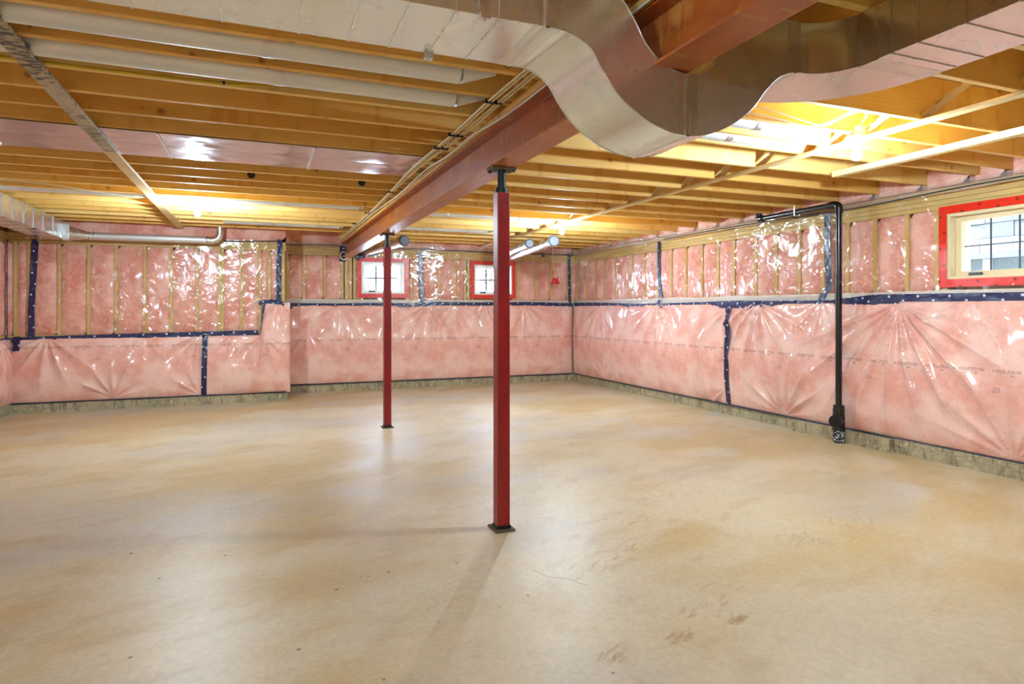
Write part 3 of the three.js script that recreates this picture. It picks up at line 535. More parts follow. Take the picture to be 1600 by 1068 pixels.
tape(BL, [[0.075, 0.90, N + 0.004], [0.10, 1.1, N + 0.004], [0.125, 1.46, N + 0.004]], 0.07, 'short leaning blue tape strip beside the wall return, above the end of the level strip');
tape(BL, [[0.03, 1.415, N + 0.006], [0.22, 1.44, N + 0.006], [0.38, 1.40, N + 0.006]], 0.062, 'short level blue tape strip at the top of the stepped blanket');
tape(BL, [[0.295, 1.39, N], [0.30, 1.9, 0.016], [0.318, 2.34, 0.016]], 0.066, 'tall blue tape strip at the edge of the wall return');
tape(BL, [[-2.665, 0.88, N], [-2.67, 1.3, 0.016], [-2.625, 2.22, 0.016]], 0.07, 'tall blue tape strip under the square duct in the left corner');
tape(BL, [[-2.80, 0.80, 0.12], [-2.815, 0.98, 0.04]], 0.075, 'short blue tape patch hanging below the corner crossing at the left');
tape(LW, [[9.1, 0.93, 0.03], [9.85, 0.935, 0.03]], 0.066, 'blue tape strip on the left wall at the corner');
tape(LW, [[9.80, 0.95, 0.012], [9.81, 1.6, 0.012], [9.80, 2.20, 0.012]], 0.05, 'narrow dark blue tape strip standing in the left corner');
tape(BL, [[-0.66, 1.02, N + 0.008], [-0.665, 0.8, 0.006], [-0.67, 0.45, 0.006], [-0.675, 0.13, 0.006]], 0.07, 'short vertical blue tape strip dividing the low blankets on the left', { follow: (u, y) => y > 0.95 ? 0 : Math.max(hBL1(Math.min(u, -0.668), y), hBL2(Math.max(u, -0.666), y)) });
tape(BR, [[0.46, 1.42, N + 0.006], [0.50, 1.33, N + 0.02]], 0.075, 'small blue tape patch beside the wall return under the level strip');
tape(BR, [[0.44, 1.395, N], [1.2, 1.39, N], [1.9, 1.402, N], [2.42, 1.395, N]], 0.064, 'level blue tape strip under the window behind the far post');
tape(BR, [[2.08, 1.345, N + 0.005], [2.5, 1.365, N + 0.005], [2.66, 1.43, N + 0.005]], 0.06, 'bent blue tape strip just right of the far post');
tape(BR, [[2.5, 1.40, N + 0.003], [2.9, 1.425, N], [3.6, 1.42, N], [4.6, 1.43, N], [5.49, 1.41, N]], 0.062, 'level blue tape strip under the window behind the near post');
tape(BR, [[2.63, 1.45, N], [2.60, 1.9, 0.016], [2.595, 2.32, 0.016]], 0.064, 'vertical blue tape strip between the two back windows');
tape(BR, [[5.43, 1.43, 0.026], [5.43, 1.9, 0.014], [5.425, 2.37, 0.014]], 0.06, 'vertical blue tape strip in the far right corner');
tape(BR, [[4.88, 2.36, 0.014], [4.90, 2.29, 0.014]], 0.06, 'tiny blue tape patch above the hanging red tag');
tape(RW, [[-10.63, 1.42, N], [-9.5, 1.405, N], [-8.3, 1.375, N], [-7.2, 1.385, N], [-6.2, 1.40, N]], 0.07, 'level blue tape strip on the right wall towards the corner');
tape(RW, [[-8.95, 1.375, N + 0.006], [-8.3, 1.36, N + 0.006]], 0.085, 'short wide blue tape patch on the right wall nearest the corner');
tape(RW, [[-6.75, 1.385, N + 0.006], [-5.55, 1.378, N + 0.006]], 0.085, 'short wide blue tape patch above the vertical tape of the right wall');
tape(RW, [[-6.3, 1.40, N + 0.003], [-5.0, 1.385, N], [-4.5, 1.41, N]], 0.062, 'level blue tape strip on the right wall left of the black pipe');
tape(RW, [[-4.85, 1.39, N + 0.004], [-4.4, 1.43, N + 0.004], [-3.2, 1.425, N], [-1.2, 1.42, N]], 0.068, 'level blue tape strip under the window of the right wall');
tape(RW, [[-4.72, 1.405, N + 0.008], [-4.4, 1.385, N + 0.008], [-4.13, 1.36, N + 0.008]], 0.062, 'short blue tape strip sloping down right of the black pipe');
tape(RW, [[-7.97, 1.37, N + 0.004], [-7.9, 1.47, 0.02], [-7.96, 1.9, 0.014], [-7.95, 2.33, 0.014]], 0.068, 'vertical blue tape strip on the right wall towards the corner');
tape(RW, [[-5.04, 1.36, N + 0.006], [-5.0, 1.46, 0.022], [-4.93, 1.55, 0.014], [-4.95, 2.0, 0.014], [-4.95, 2.32, 0.014]], 0.072, 'vertical blue tape strip left of the black pipe');
tape(RW, [[-6.44, 1.36, 0.01], [-6.45, 0.9, 0.006], [-6.455, 0.5, 0.006], [-6.42, 0.13, 0.006]], 0.075, 'long vertical blue tape strip down the blanket of the right wall', { follow: (u, y) => Math.max(hR1(Math.min(u, -6.451), y), hR2(Math.max(u, -6.449), y)) });
tape(BR, [[1.30, 2.36, 0.03], [1.30, 2.10, 0.03]], 0.09, 'blue tape patch wrapped by the end of the steel beam');
tape(BR, [[1.52, 2.16, 0.016], [1.62, 2.22, 0.016], [1.9, 2.30, 0.016]], 0.1, 'blue tape patch in the corner above the window behind the far post');

// ---------------------------------------------------------------- steel beam, posts
{
  const t = thing('steel_beam', 'rust-red steel I-beam running under the joists to the back wall', 'beam', [1.365, 0, 0]);
  const z0 = ZB - 0.05, z1 = ZF, BT = [2.4, 0.3];
  part(t, 'bottom_flange', board([-0.08, 2.172, z0], [0.08, 2.184, z1], 2, off(), BT, 0.002), M.beam);
  part(t, 'top_flange', board([-0.08, 2.385, z0], [0.08, 2.397, z1], 2, off(), BT, 0.002), M.beam);
  part(t, 'web', box([-0.0045, 2.1845, z0], [0.0045, 2.3845, z1], off(), BT), M.beam);
  dress(part(scene, 'nailer_plank', board([1.275, 2.3985, ZB + 0.02], [1.455, 2.4385, ZF], 2, off(), WT), M.joist[1]), 'wooden plank bolted on top of the steel beam', 'plank');
}
function post(x, z, label, wide) {
  const t = thing('steel_post', label, 'post', [x, 0, z]); const w = 0.04, r = 0.008;
  const s = new THREE.Shape(); s.moveTo(-w + r, -w); s.lineTo(w - r, -w); s.quadraticCurveTo(w, -w, w, -w + r); s.lineTo(w, w - r); s.quadraticCurveTo(w, w, w - r, w); s.lineTo(-w + r, w); s.quadraticCurveTo(-w, w, -w, w - r); s.lineTo(-w, -w + r); s.quadraticCurveTo(-w, -w, -w + r, -w);
  const g = new THREE.ExtrudeGeometry(s, { depth: 2.01, bevelEnabled: false, curveSegments: 4, steps: 1 }); g.rotateX(-Math.PI / 2); g.translate(0, 0.011, 0);
  const p = g.attributes.position, uv = g.attributes.uv, n = g.attributes.normal; for (let i = 0; i < p.count; i++) uv.setXY(i, (Math.abs(n.getX(i)) > 0.7 ? p.getZ(i) : p.getX(i) + 0.1) / 0.3, p.getY(i) / 1.2);
  part(t, 'tube', g, M.post);
  part(t, 'base_plate', board([-0.062, 0, -0.075], [0.062, 0.0105, 0.075], 0, [0, 0], [0.3, 0.3], 0.002), M.plate);
  part(t, 'weld', box([-0.043, 0.0105, -0.043], [0.043, 0.03, 0.043]), M.blackSteel);
  part(t, 'collar', rod([0, 2.021, 0], [0, 2.052, 0], 0.040, 28), M.blackSteel);
  part(t, 'jack_screw', rod([0, 2.052, 0], [0, 2.158, 0], 0.026, 24), M.blackSteel);
  part(t, 'head_plate', board([-0.076, 2.1585, -0.055], [0.076, 2.171, 0.055], 0, [0.1, 0.2], [0.3, 0.3], 0.002), M.plate);
  for (const [a, b] of [[-1, -1], [1, 1]]) part(t, 'bolt', rod([a * 0.062, 2.147, b * 0.04], [a * 0.062, 2.1585, b * 0.04], 0.011, 6), M.blackSteel);
  return t;
}
post(1.375, -3.6, 'red steel post standing nearest, in the middle of the floor');
post(1.365, -7.17, 'red steel post standing further back, before the first back window');

// ---------------------------------------------------------------- big rectangular duct that dips under the beam and turns towards the viewer
{
  const t = thing('supply_duct', 'large galvanized duct that dips under the red beam and turns a corner', 'duct');
  const zn = -1.885, zf = -2.235, m = M.galv, yB = 2.24, yT = 2.437, uvs = (k) => (s, q) => [s * k, q];
  const rect = (x0, x1) => merge([
    sheet(1, 1, (s, q) => [mix(x0, x1, s), yB, mix(zf, zn, q)], (s, q) => [mix(x0, x1, s), q * 0.35]), sheet(1, 1, (s, q) => [mix(x0, x1, s), yT, mix(zn, zf, q)], (s, q) => [mix(x0, x1, s), q * 0.35]),
    sheet(1, 1, (s, q) => [mix(x0, x1, s), mix(yB, yT, q), zn], (s, q) => [mix(x0, x1, s), q * 0.2 + 0.4]), sheet(1, 1, (s, q) => [mix(x1, x0, s), mix(yB, yT, q), zf], (s, q) => [mix(x0, x1, s), q * 0.2 + 0.7])]);
  // straight run, in short sections with standing seams between
  const cuts = [-2.6, -2.3, -2.0, -1.7, -1.4, -1.1, -0.85, -0.6, -0.35, -0.1, 0.13, 0.29, 0.43, 0.575, 0.715, 0.90];
  for (let i = 0; i + 1 < cuts.length; i++) { part(t, 'duct_section', rect(cuts[i], cuts[i + 1] - 0.0005), m); }
  for (const x of cuts.slice(1, -1)) part(t, 'seam', merge([box([x - 0.003, yB - 0.0035, zf], [x + 0.003, yB - 0.0003, zn]), box([x - 0.003, yB, zn + 0.0003], [x + 0.003, yT, zn + 0.0035])]), M.galv);
  // the dip: bottom and top curves in the vertical plane
  const bot = new THREE.CatmullRomCurve3([[0.90, 2.24], [0.96, 2.235], [1.035, 2.197], [1.085, 2.128], [1.15, 2.05], [1.236, 1.992], [1.33, 1.955], [1.40, 1.944], [1.47, 1.947], [1.565, 1.973], [1.654, 2.020], [1.729, 2.078], [1.785, 2.145], [1.85, 2.205], [1.91, 2.234], [1.96, 2.24]].map((p) => new THREE.Vector3(p[0], p[1], 0)), false, 'centripetal');
  const top = new THREE.CatmullRomCurve3([[0.90, 2.437], [1.03, 2.434], [1.11, 2.415], [1.164, 2.377], [1.21, 2.320], [1.254, 2.248], [1.315, 2.192], [1.375, 2.168], [1.43, 2.162], [1.48, 2.170], [1.53, 2.202], [1.575, 2.252], [1.63, 2.322], [1.70, 2.378], [1.80, 2.420], [1.96, 2.437]].map((p) => new THREE.Vector3(p[0], p[1], 0)), false, 'centripetal');
  const B = (s) => bot.getPoint(s), T = (s) => top.getPoint(s), n = 40;
  for (const [a, b, name] of [[0, 0.48, 'offset_section'], [0.48, 1, 'offset_section']]) {
    const S = (s) => mix(a, b, s);
    part(t, name, merge([
      sheet(n, 2, (s, q) => { const p = B(S(s)); return [p.x, p.y, mix(zf, zn, q)]; }, (s, q) => [S(s) * 1.3, q * 0.35]),
      sheet(n, 2, (s, q) => { const p = T(S(s)); return [p.x, p.y, mix(zn, zf, q)]; }, (s, q) => [S(s) * 1.3, q * 0.35 + 0.5]),
      sheet(n, 4, (s, q) => { const p = B(S(s)), r = T(S(s)); return [mix(p.x, r.x, q), mix(p.y, r.y, q), zn]; }, (s, q) => [S(s) * 1.3, q * 0.2 + 0.2]),
      sheet(n, 4, (s, q) => { const p = B(S(s)), r = T(S(s)); return [mix(r.x, p.x, q), mix(r.y, p.y, q), zf]; }, (s, q) => [S(s) * 1.3, q * 0.2 + 0.2])]), m);
    part(t, 'folded_edge', merge([tube(seq(0, 1.0001, 0.05).map((s) => { const p = B(S(s)); return [p.x, p.y, zn]; }), 0.0028, 5, 2), tube(seq(0, 1.0001, 0.05).map((s) => { const p = B(S(s)); return [p.x, p.y, zf]; }), 0.0028, 5, 2), tube(seq(0, 1.0001, 0.05).map((s) => { const p = T(S(s)); return [p.x, p.y, zn]; }), 0.0028, 5, 2)]), M.galv);
  }
  // corner: turns from +x to +z, then the run towards the viewer
  const ir = 0.155, or = ir + (zn - zf), cx = 1.96, cz = zn + ir;
  const arc = (r, a) => [cx + r * Math.sin(a), cz - r * Math.cos(a)], A = Math.PI / 2;
  part(t, 'elbow', merge([
    sheet(14, 3, (s, q) => { const [x, z] = arc(mix(or, ir, q), s * A); return [x, yB, z]; }, (s, q) => [s * 0.5, q * 0.35]), sheet(14, 3, (s, q) => { const [x, z] = arc(mix(ir, or, q), s * A); return [x, yT, z]; }, (s, q) => [s * 0.5, q * 0.35]),
    sheet(14, 2, (s, q) => { const [x, z] = arc(ir, s * A); return [x, mix(yB, yT, q), z]; }, (s, q) => [s * 0.5, q * 0.2]), sheet(14, 2, (s, q) => { const [x, z] = arc(or, s * A); return [x, mix(yT, yB, q), z]; }, (s, q) => [s * 0.5, q * 0.2])]), m);
  const xi = cx + ir, xo = cx + or; let z = cz;
  const zc = [cz, -1.62, -1.52, -1.36, -1.20, -1.0, -0.75, -0.5, -0.2, 0.1, 0.4, 0.7, 1.0, 1.5];
  for (let i = 0; i + 1 < zc.length; i++) {
    const a = zc[i], b = zc[i + 1];
    part(t, 'duct_section', merge([sheet(1, 1, (s, q) => [mix(xo, xi, s), yB, mix(b, a, q)], (s, q) => [mix(a, b, q), s * 0.35]), sheet(1, 1, (s, q) => [mix(xi, xo, s), yT, mix(b, a, q)], (s, q) => [mix(a, b, q), s * 0.35]), sheet(1, 1, (s, q) => [xi, mix(yB, yT, q), mix(a, b, s)], (s, q) => [mix(a, b, s), q * 0.2 + 0.3]), sheet(1, 1, (s, q) => [xo, mix(yB, yT, q), mix(b, a, s)], (s, q) => [mix(a, b, s), q * 0.2 + 0.6])]), m);
    if (i > 0) part(t, 'seam', merge([box([xi - 0.0035, yB, a - 0.003], [xi - 0.0003, yT, a + 0.003]), box([xi, yB - 0.0035, a - 0.003], [xo, yB - 0.0003, a + 0.003])]), M.galv);
  }
  part(t, 'end_cap', box([xi, yB, 1.5], [xo, yT, 1.502]), M.galv);
  // metal tape over the joints, wrapped on the face and the underside
  const wrapX = (x0, x1, lo, hi) => part(t, 'foil_tape', merge([sheet(8, 6, (s, q) => { const x = mix(x0, x1, s); return [x, mix(lo(x) - 0.0005, hi(x), q), zn + 0.0003 + (s > 0.05 && s < 0.95 ? 0.0022 * fbm(x * 60, q * 9, 2) + (s > 0.42 && s < 0.6 ? 0.006 : 0) : 0)]; }, (s, q) => [s * 0.07, q * 0.2]), sheet(8, 10, (s, q) => { const x = mix(x0, x1, s); return [x, lo(x) - 0.0004 - (s > 0.05 && s < 0.95 ? 0.0022 * fbm(x * 60, q * 14, 2) + (s > 0.42 && s < 0.6 ? 0.005 : 0) : 0), mix(zf, zn + 0.005, q)]; }, (s, q) => [s * 0.07, q * 0.35])]), M.foilTape, null, 'crinkled foil tape over the joint');
  wrapX(0.835, 0.925, () => yB, () => yT);
  const lowAt = (c) => (x) => { let best = 9, y = 0; for (let i = 0; i <= 200; i++) { const p = c(i / 200); if (Math.abs(p.x - x) < best) { best = Math.abs(p.x - x); y = p.y; } } return y; };
  const lb = lowAt(B), lt = lowAt(T); wrapX(1.385, 1.475, (x) => lb(x), (x) => lt(x));
  wrapX(1.90, 1.965, (x) => lb(x), (x) => lt(x));
  part(t, 'foil_tape', merge([sheet(6, 6, (s, q) => [xi - 0.0003 - (s > 0.05 && s < 0.95 ? 0.0025 * fbm(s * 9, q * 9, 2) : 0), mix(yB - 0.004, yT, q), mix(cz - 0.03, cz + 0.06, s)], (s, q) => [s * 0.08, q * 0.2]), sheet(6, 8, (s, q) => [mix(xo, xi, q), yB - 0.0004 - (s > 0.05 && s < 0.95 ? 0.0025 * fbm(s * 9, q * 9, 2) : 0), mix(cz - 0.03, cz + 0.06, s)], (s, q) => [s * 0.08, q * 0.35])]), M.foilTape, null, 'crinkled foil tape over the joint');
  for (const [x, zz] of [[0.66, zn + 0.012], [0.575, zf - 0.012]]) part(t, 'hanger_bracket', merge([box([x - 0.016, yB - 0.018, zz - 0.012], [x + 0.016, yB + 0.002, zz + 0.012]), box([x - 0.014, yB, zz + (zz > -2 ? -0.0105 : 0.0085)], [x + 0.014, JB, zz + (zz > -2 ? -0.0085 : 0.0105)]), rod([x, yB - 0.024, zz], [x, yB - 0.018, zz], 0.005, 8)]), M.foilTape);
}

// sheet metal closing two joist bays
{
  const t = thing('metal_joist_pan', 'shiny sheet metal panel closing two joist bays left of the beam', 'metal panel');
  const xs = [XL + 0.6, -1.6, -0.58, 0.38, 1.2];
  for (let i = 0; i + 1 < xs.length; i++) for (const [a, b] of [[-4.905, -4.565], [-5.285, -4.91]])
    part(t, 'metal_sheet', sheet(24, 8, (s, q) => { const x = mix(xs[i], xs[i + 1], s), z = mix(a, b, q); return [x, JB - 0.006 - 0.004 * fbm(x * 2.2 + i * 9, z * 5, 3) + 0.002 * (q < 0.08 || q > 0.92 ? 1 : 0), z]; }, (s, q) => [s, q * 0.35]), M.foil);
  for (const x of xs.slice(1, -1)) part(t, 'seam', box([x - 0.006, JB - 0.0135, -5.28], [x + 0.006, JB - 0.0105, -4.57]), M.foilTape);
}

// left duct along the wall with its boot and round pipe
{
  const t = thing('side_duct', 'galvanized square duct along the left wall, ribbed with seams', 'duct');
  const x0 = -2.53, x1 = -2.25, y0 = 2.215, y1 = 2.436, zc = [-9.72, -9.1, -8.72, -8.38, -8.06, -7.75, -7.44, -7.1, -6.75, -6.4, -6.0, -5.5, -5, -4.4, -3.8, -3.2, -2.6];
  for (let i = 0; i + 1 < zc.length; i++) { const a = zc[i] + 0.0005, b = zc[i + 1];
    part(t, 'duct_section', box([x0, y0, a], [x1, y1, b], off(), [1, 1]), M.galv);
    if (i) part(t, 'seam', merge([box([x1 + 0.0003, y0 - 0.004, a - 0.008], [x1 + 0.007, y1, a + 0.008]), box([x0, y0 - 0.006, a - 0.006], [x1, y0 - 0.0003, a + 0.006])]), M.foilTape); }
  const p = thing('round_pipe', 'round galvanized pipe along the top of the back wall ending in an elbow', 'pipe');
  const py = 2.262, pz = -9.56, r = 0.047;
  part(p, 'collar', board([x1 + 0.001, 2.19, pz - 0.08], [x1 + 0.075, 2.40, pz + 0.08], 0, [0, 0], [1, 1], 0.004), M.foilTape);
  part(p, 'taper', rod([x1 + 0.075, py + 0.02, pz], [-1.98, py, pz], 0.082, 28, r), M.galv);
  part(p, 'pipe_run', rod([-1.98, py, pz], [-0.60, py, pz], r, 28), M.galvDull);
  part(p, 'elbow', new THREE.TubeGeometry(new THREE.CatmullRomCurve3([[-0.62, py, pz], [-0.55, py, pz], [-0.49, py + 0.025, pz], [-0.463, py + 0.075, pz], [-0.46, py + 0.2, pz]].map((q) => new THREE.Vector3(...q))), 20, r + 0.002, 24, false), M.galv);
  part(p, 'band', merge([rod([-1.97, py, pz], [-1.955, py, pz], r + 0.004, 28), rod([-1.93, py, pz], [-1.915, py, pz], r + 0.004, 28), rod([-0.63, py, pz], [-0.615, py, pz], r + 0.005, 28)]), M.foilTape);
}
// round pipes lying in the joist bays
function bayPipe(x0, x1, z, y, r, label, dark) {
  const t = thing('joist_bay_pipe', label, 'pipe', [0, 0, 0], 'round pipes in the joist bays');
  part(t, 'pipe_run', rod([x0, y, z], [x1 - 0.18, y, z], r, 24), M.galvDull);
  part(t, 'pipe_end', rod([x1 - 0.18, y, z], [x1, y + 0.05, z], r, 24, r * 0.8), dark ? M.galvDull : M.galv);
  for (const x of [mix(x0, x1, 0.35), mix(x0, x1, 0.72)]) part(t, 'joint_band', rod([x, y, z], [x + 0.05, y, z], r + 0.002, 24), M.foilTape);
}
bayPipe(-2.75, 1.10, -3.0, 2.492, 0.063, 'round grey pipe in the joist bay next to the large duct, left of the beam', true);
bayPipe(-2.75, 1.18, -3.352, 2.492, 0.063, 'round grey pipe in the second joist bay from the large duct, above the yellow cable', true);
bayPipe(-2.24, 1.24, -7.22, 2.49, 0.062, 'long round pipe in a joist bay, from the side duct past the left bulb');
bayPipe(-0.4, 1.24, -8.98, 2.49, 0.062, 'round pipe in a far joist bay left of the beam, near the back wall');
bayPipe(1.5, 3.2, -7.40, 2.49, 0.06, 'round pipe in a joist bay right of the beam, behind the near post');
bayPipe(1.5, 3.3, -8.78, 2.49, 0.06, 'round pipe in the last visible joist bay right of the beam');
bayPipe(1.5, 3.40, -3.125, 2.50, 0.06, 'round pipe in a joist bay behind the dipping duct, left of the near right bulb');
bayPipe(1.5, 3.42, -3.41, 2.50, 0.06, 'round pipe in the next joist bay beyond, its end below the near right bulb');
// capped stubs near the back wall
function stub(a, b, r, label) {
  const t = thing('capped_pipe', label, 'pipe'), A = new THREE.Vector3(...a), B = new THREE.Vector3(...b), d = B.clone().sub(A).normalize(), at = (k) => B.clone().addScaledVector(d, k).toArray();
  part(t, 'pipe_run', rod(a, b, r, 24), M.galv); part(t, 'collar', rod(at(-0.14), at(0.0), r + 0.007, 24), M.foilTape);
  part(t, 'cap', rod(at(0.0005), at(0.022), r + 0.009, 24, r - 0.01), M.capGrey, null, 'dull round end cap');
}
stub([3.98, 2.275, -10.69], [3.70, 2.285, -8.55], 0.062, 'capped silver pipe stub beside the near post, left one of two');
stub([4.25, 2.275, -10.69], [3.88, 2.285, -8.1], 0.072, 'larger capped silver pipe stub below the far right bulb');
stub([1.66, 2.275, -10.69], [1.92, 2.285, -8.85], 0.07, 'capped silver pipe stub behind the top of the far post');

// ---------------------------------------------------------------- straps nailed under the joists
function strap(a, b, mat, label) { dress(part(scene, 'wood_strap', board(a, b, 2, off(), WT, 0.002), mat), label, 'strap'); }
strap([-0.985, JB - 0.021, -5.15], [-0.90, JB - 0.001, -1.6], M.strapDirty, 'grey spattered wooden strap under the joists at the upper left');
strap([-0.99, JB - 0.021, -10.0 + 0.35], [-0.905, JB - 0.001, -5.165], M.strapClean, 'clean wooden strap under the joists leading to the back wall');
strap([3.625, JB - 0.021, -10.4], [3.69, JB - 0.001, 1.5], M.strapClean, 'long wooden strap under the joists passing both right bulbs');
strap([4.335, JB - 0.045, -3.84], [4.40, JB - 0.001, 0.5], M.strapClean, 'thick short wooden strap at the upper right, ending in mid ceiling');

// ---------------------------------------------------------------- bare bulbs
function bulb(x, z, label, power = BULB_POWER) {
  const t = thing('bulb_light', label, 'light', [x, 0, z]);
  const oct = []; for (let i = 0; i < 8; i++) { const a = (i + 0.5) * Math.PI / 4; oct.push([0.052 * Math.cos(a), 0.052 * Math.sin(a)]); }
  part(t, 'octagon_box', prism(oct, 1, JB + 0.002, JB + 0.045), M.galvDull);
  part(t, 'lampholder', new THREE.LatheGeometry([[0, 2.375], [0.024, 2.375], [0.028, 2.392], [0.042, 2.402], [0.056, 2.412], [0.058, 2.424], [0.052, 2.4405], [0, 2.4405]].map((p) => new THREE.Vector2(...p)), 32), M.porcelain);
  const bg = new THREE.LatheGeometry([[0, 2.272], [0.012, 2.274], [0.023, 2.281], [0.031, 2.292], [0.034, 2.306], [0.031, 2.321], [0.024, 2.336], [0.016, 2.350], [0.014, 2.374], [0, 2.374]].map((p) => new THREE.Vector2(...p)), 24);
  part(t, 'bulb', bg, M.bulb);
  const l = new THREE.PointLight(BULB_COLOR, power); l.position.set(0, 2.312, 0); l.castShadow = true; l.shadow.radius = 1.4; l.shadow.mapSize.set(1024, 1024); l.name = 'bulb_light_source'; t.add(l);
  return t;
}
bulb(3.565, -2.97, 'bare bulb in a white lampholder by the strap at the upper right', 4.3);
bulb(3.60, -7.28, 'bare bulb by the long strap in front of the far corner');
bulb(-0.56, -7.28, 'bare bulb under the joists at the left, beside the clean strap');
bulb(-0.56, 1.34, 'bare bulb behind the viewer on the left', 3.0);
bulb(-1.95, -0.2, 'bare bulb near the left wall beside the viewer', 3.4);

// ---------------------------------------------------------------- cables
function cable(name, pts, r, mat, label, staples = [], group) {
  const t = thing(name, label, 'cable', [0, 0, 0], group);
  part(t, 'sheath', tube(pts, r, 8, 8), mat);
  for (const [x, y, z, ax] of staples) part(t, 'staple', ax ? merge([box([x - 0.006, y - 0.006, z - 0.014], [x + 0.006, y + 0.008, z + 0.014])]) : merge([box([x - 0.022, y - 0.011, z - 0.013], [x + 0.022, y - 0.004, z + 0.013]), box([x - 0.023, y - 0.011, z - 0.013], [x - 0.014, y + 0.0075, z + 0.013]), box([x + 0.014, y - 0.011, z - 0.013], [x + 0.023, y + 0.0075, z + 0.013])]), M.staple);
}
const yc = JB - 0.008;
const beamRun = (dx) => [[1.20 + dx, yc, 1.5], [1.20 + dx, yc, -1.5], [1.205 + dx, yc, -2.6], [1.195 + dx * 1.1, yc - 0.004, -3.2], [1.20 + dx, yc, -3.9], [1.17 + dx * 0.7, yc, -4.9], [1.19 + dx * 0.4, yc, -6.0], [1.215 + dx * 0.3, yc, -7.2], [1.22 + dx * 0.2, yc, -8.4], [1.24 + dx * 0.2, yc, -10.2]];
cable('house_cable', beamRun(-0.045), 0.0062, M.romex, 'cream cable stapled along the beam, outermost from the beam', [-3.2, -3.9, -4.25, -6.0, -7.4, -8.4].map((z) => [1.195 - 0.045 * (z > -4.5 ? 1 : 0.4), yc, z]));
cable('house_cable', beamRun(-0.028).map((p) => [p[0], p[1] - 0.001, p[2]]), 0.0062, M.romex, 'cream cable stapled along the beam, second from outside');
cable('house_cable', beamRun(0.005), 0.0062, M.romex, 'cream cable stapled along the beam, middle of the bundle', [-3.2, -3.9, -4.25].map((z) => [1.20 + 0.005, yc, z]));
cable('house_cable', beamRun(0.022).map((p) => [p[0], p[1] - 0.001, p[2]]), 0.0062, M.romex, 'cream cable stapled along the beam, second nearest the beam');
cable('house_cable', [[1.27, 2.395, 1.5], [1.262, 2.39, -2.0], [1.268, 2.378, -2.9], [1.258, 2.382, -3.4], [1.24, 2.40, -3.75], [1.25, 2.40, -4.3], [1.235, 2.415, -4.8], [1.25, 2.41, -6.0], [1.245, 2.425, -7.5], [1.25, 2.425, -10.2]], 0.0052, M.whiteCable, 'loose pale cable wandering along the upper edge of the beam');
cable('yellow_cable', [[-2.6, JB + 0.03, -3.50], [-1.2, JB + 0.012, -3.505], [-0.58, JB + 0.008, -3.505], [-0.1, JB + 0.014, -3.505], [0.06, JB + 0.03, -3.51]], 0.0075, M.yellowCable, 'yellow cable along a joist at the upper left', [[-0.15, JB + 0.012, -3.505, 1]]);
cable('white_cable', [[-2.1, JB + 0.03, -6.9], [-1.75, JB + 0.02, -6.95], [-1.35, JB - 0.008, -7.08], [-1.2, JB - 0.008, -7.12], [-0.8, JB - 0.008, -7.1], [-0.6, JB + 0.01, -7.24]], 0.0052, M.whiteCable, 'white cable crossing the joists towards the left bulb');
cable('white_cable', [[2.55, JB + 0.05, -2.86], [2.8, JB + 0.03, -2.87], [3.12, JB + 0.005, -2.90], [3.22, JB + 0.005, -2.9], [3.35, JB + 0.07, -2.86], [3.48, JB + 0.10, -2.82], [3.53, JB + 0.06, -2.9], [3.54, JB + 0.03, -2.96]], 0.0052, M.whiteCable, 'white cable looping up to the near right bulb, front of the pair');
cable('white_cable', [[2.5, JB + 0.03, -2.93], [2.85, JB + 0.015, -2.93], [3.15, JB + 0.0, -2.935], [3.28, JB + 0.04, -2.9], [3.45, JB + 0.12, -2.85], [3.56, JB + 0.09, -2.9], [3.57, JB + 0.035, -2.965]], 0.0052, M.whiteCable, 'white cable looping up to the near right bulb, rear of the pair');
cable('white_cable', [[3.58, JB + 0.03, -2.95], [3.66, JB + 0.08, -2.86], [3.75, JB + 0.12, -2.75], [3.82, JB + 0.15, -2.67]], 0.0045, M.whiteCable, 'thin white cable leaving the near right bulb towards the wall');
cable('dark_cable', [[5.50, 2.345, -7.8], [5.505, 2.35, -6.5], [5.50, 2.34, -5.6], [5.505, 2.33, -4.9], [5.50, 2.322, -4.6], [5.505, 2.335, -4.1], [5.50, 2.35, -3.5], [5.50, 2.35, -2.2], [5.50, 2.35, 0]], 0.006, M.darkCable, 'dark cable along the top plates of the right wall');
cable('dark_cable', [[0.42, 2.345, -10.62], [1.0, 2.36, -10.63], [1.25, 2.355, -10.63]], 0.006, M.darkCable, 'dark cable along the top of the back wall left of the beam');
cable('dark_cable', [[2.2, 2.35, -10.63], [3.2, 2.345, -10.64], [4.4, 2.335, -10.64], [5.4, 2.345, -10.63]], 0.006, M.darkCable, 'dark cable along the top of the back wall above the windows');
cable('dark_cable', [[-0.42, 2.29, -9.84], [-0.1, 2.295, -9.84], [0.28, 2.31, -9.83]], 0.008, M.darkCable, 'dark cable at the top of the wall beside the pipe elbow');
{ // loop of cable by the end of the beam
  const g = new THREE.TorusGeometry(0.05, 0.008, 8, 28); g.scale(1, 1.25, 1); g.translate(1.31, 2.19, -10.58);
  dress(part(scene, 'cable_loop', g, M.whiteCable), 'small pale cable loop hanging by the end of the beam', 'cable');
}
for (const [x, z, l] of [[-0.04, -6.0, 'black grommet in the joist face left of the far post, the left one'], [0.90, -5.995, 'black grommet in the joist face nearer the beam']]) {
  const g = new THREE.TorusGeometry(0.024, 0.009, 8, 20); g.translate(x, 2.485, z + 0.046); const t = thing('joist_grommet', l, 'grommet');
  part(t, 'ring', g, M.abs); part(t, 'plug', rod([x, 2.485, z + 0.0395], [x, 2.485, z + 0.048], 0.02, 16), M.darkCable);
}
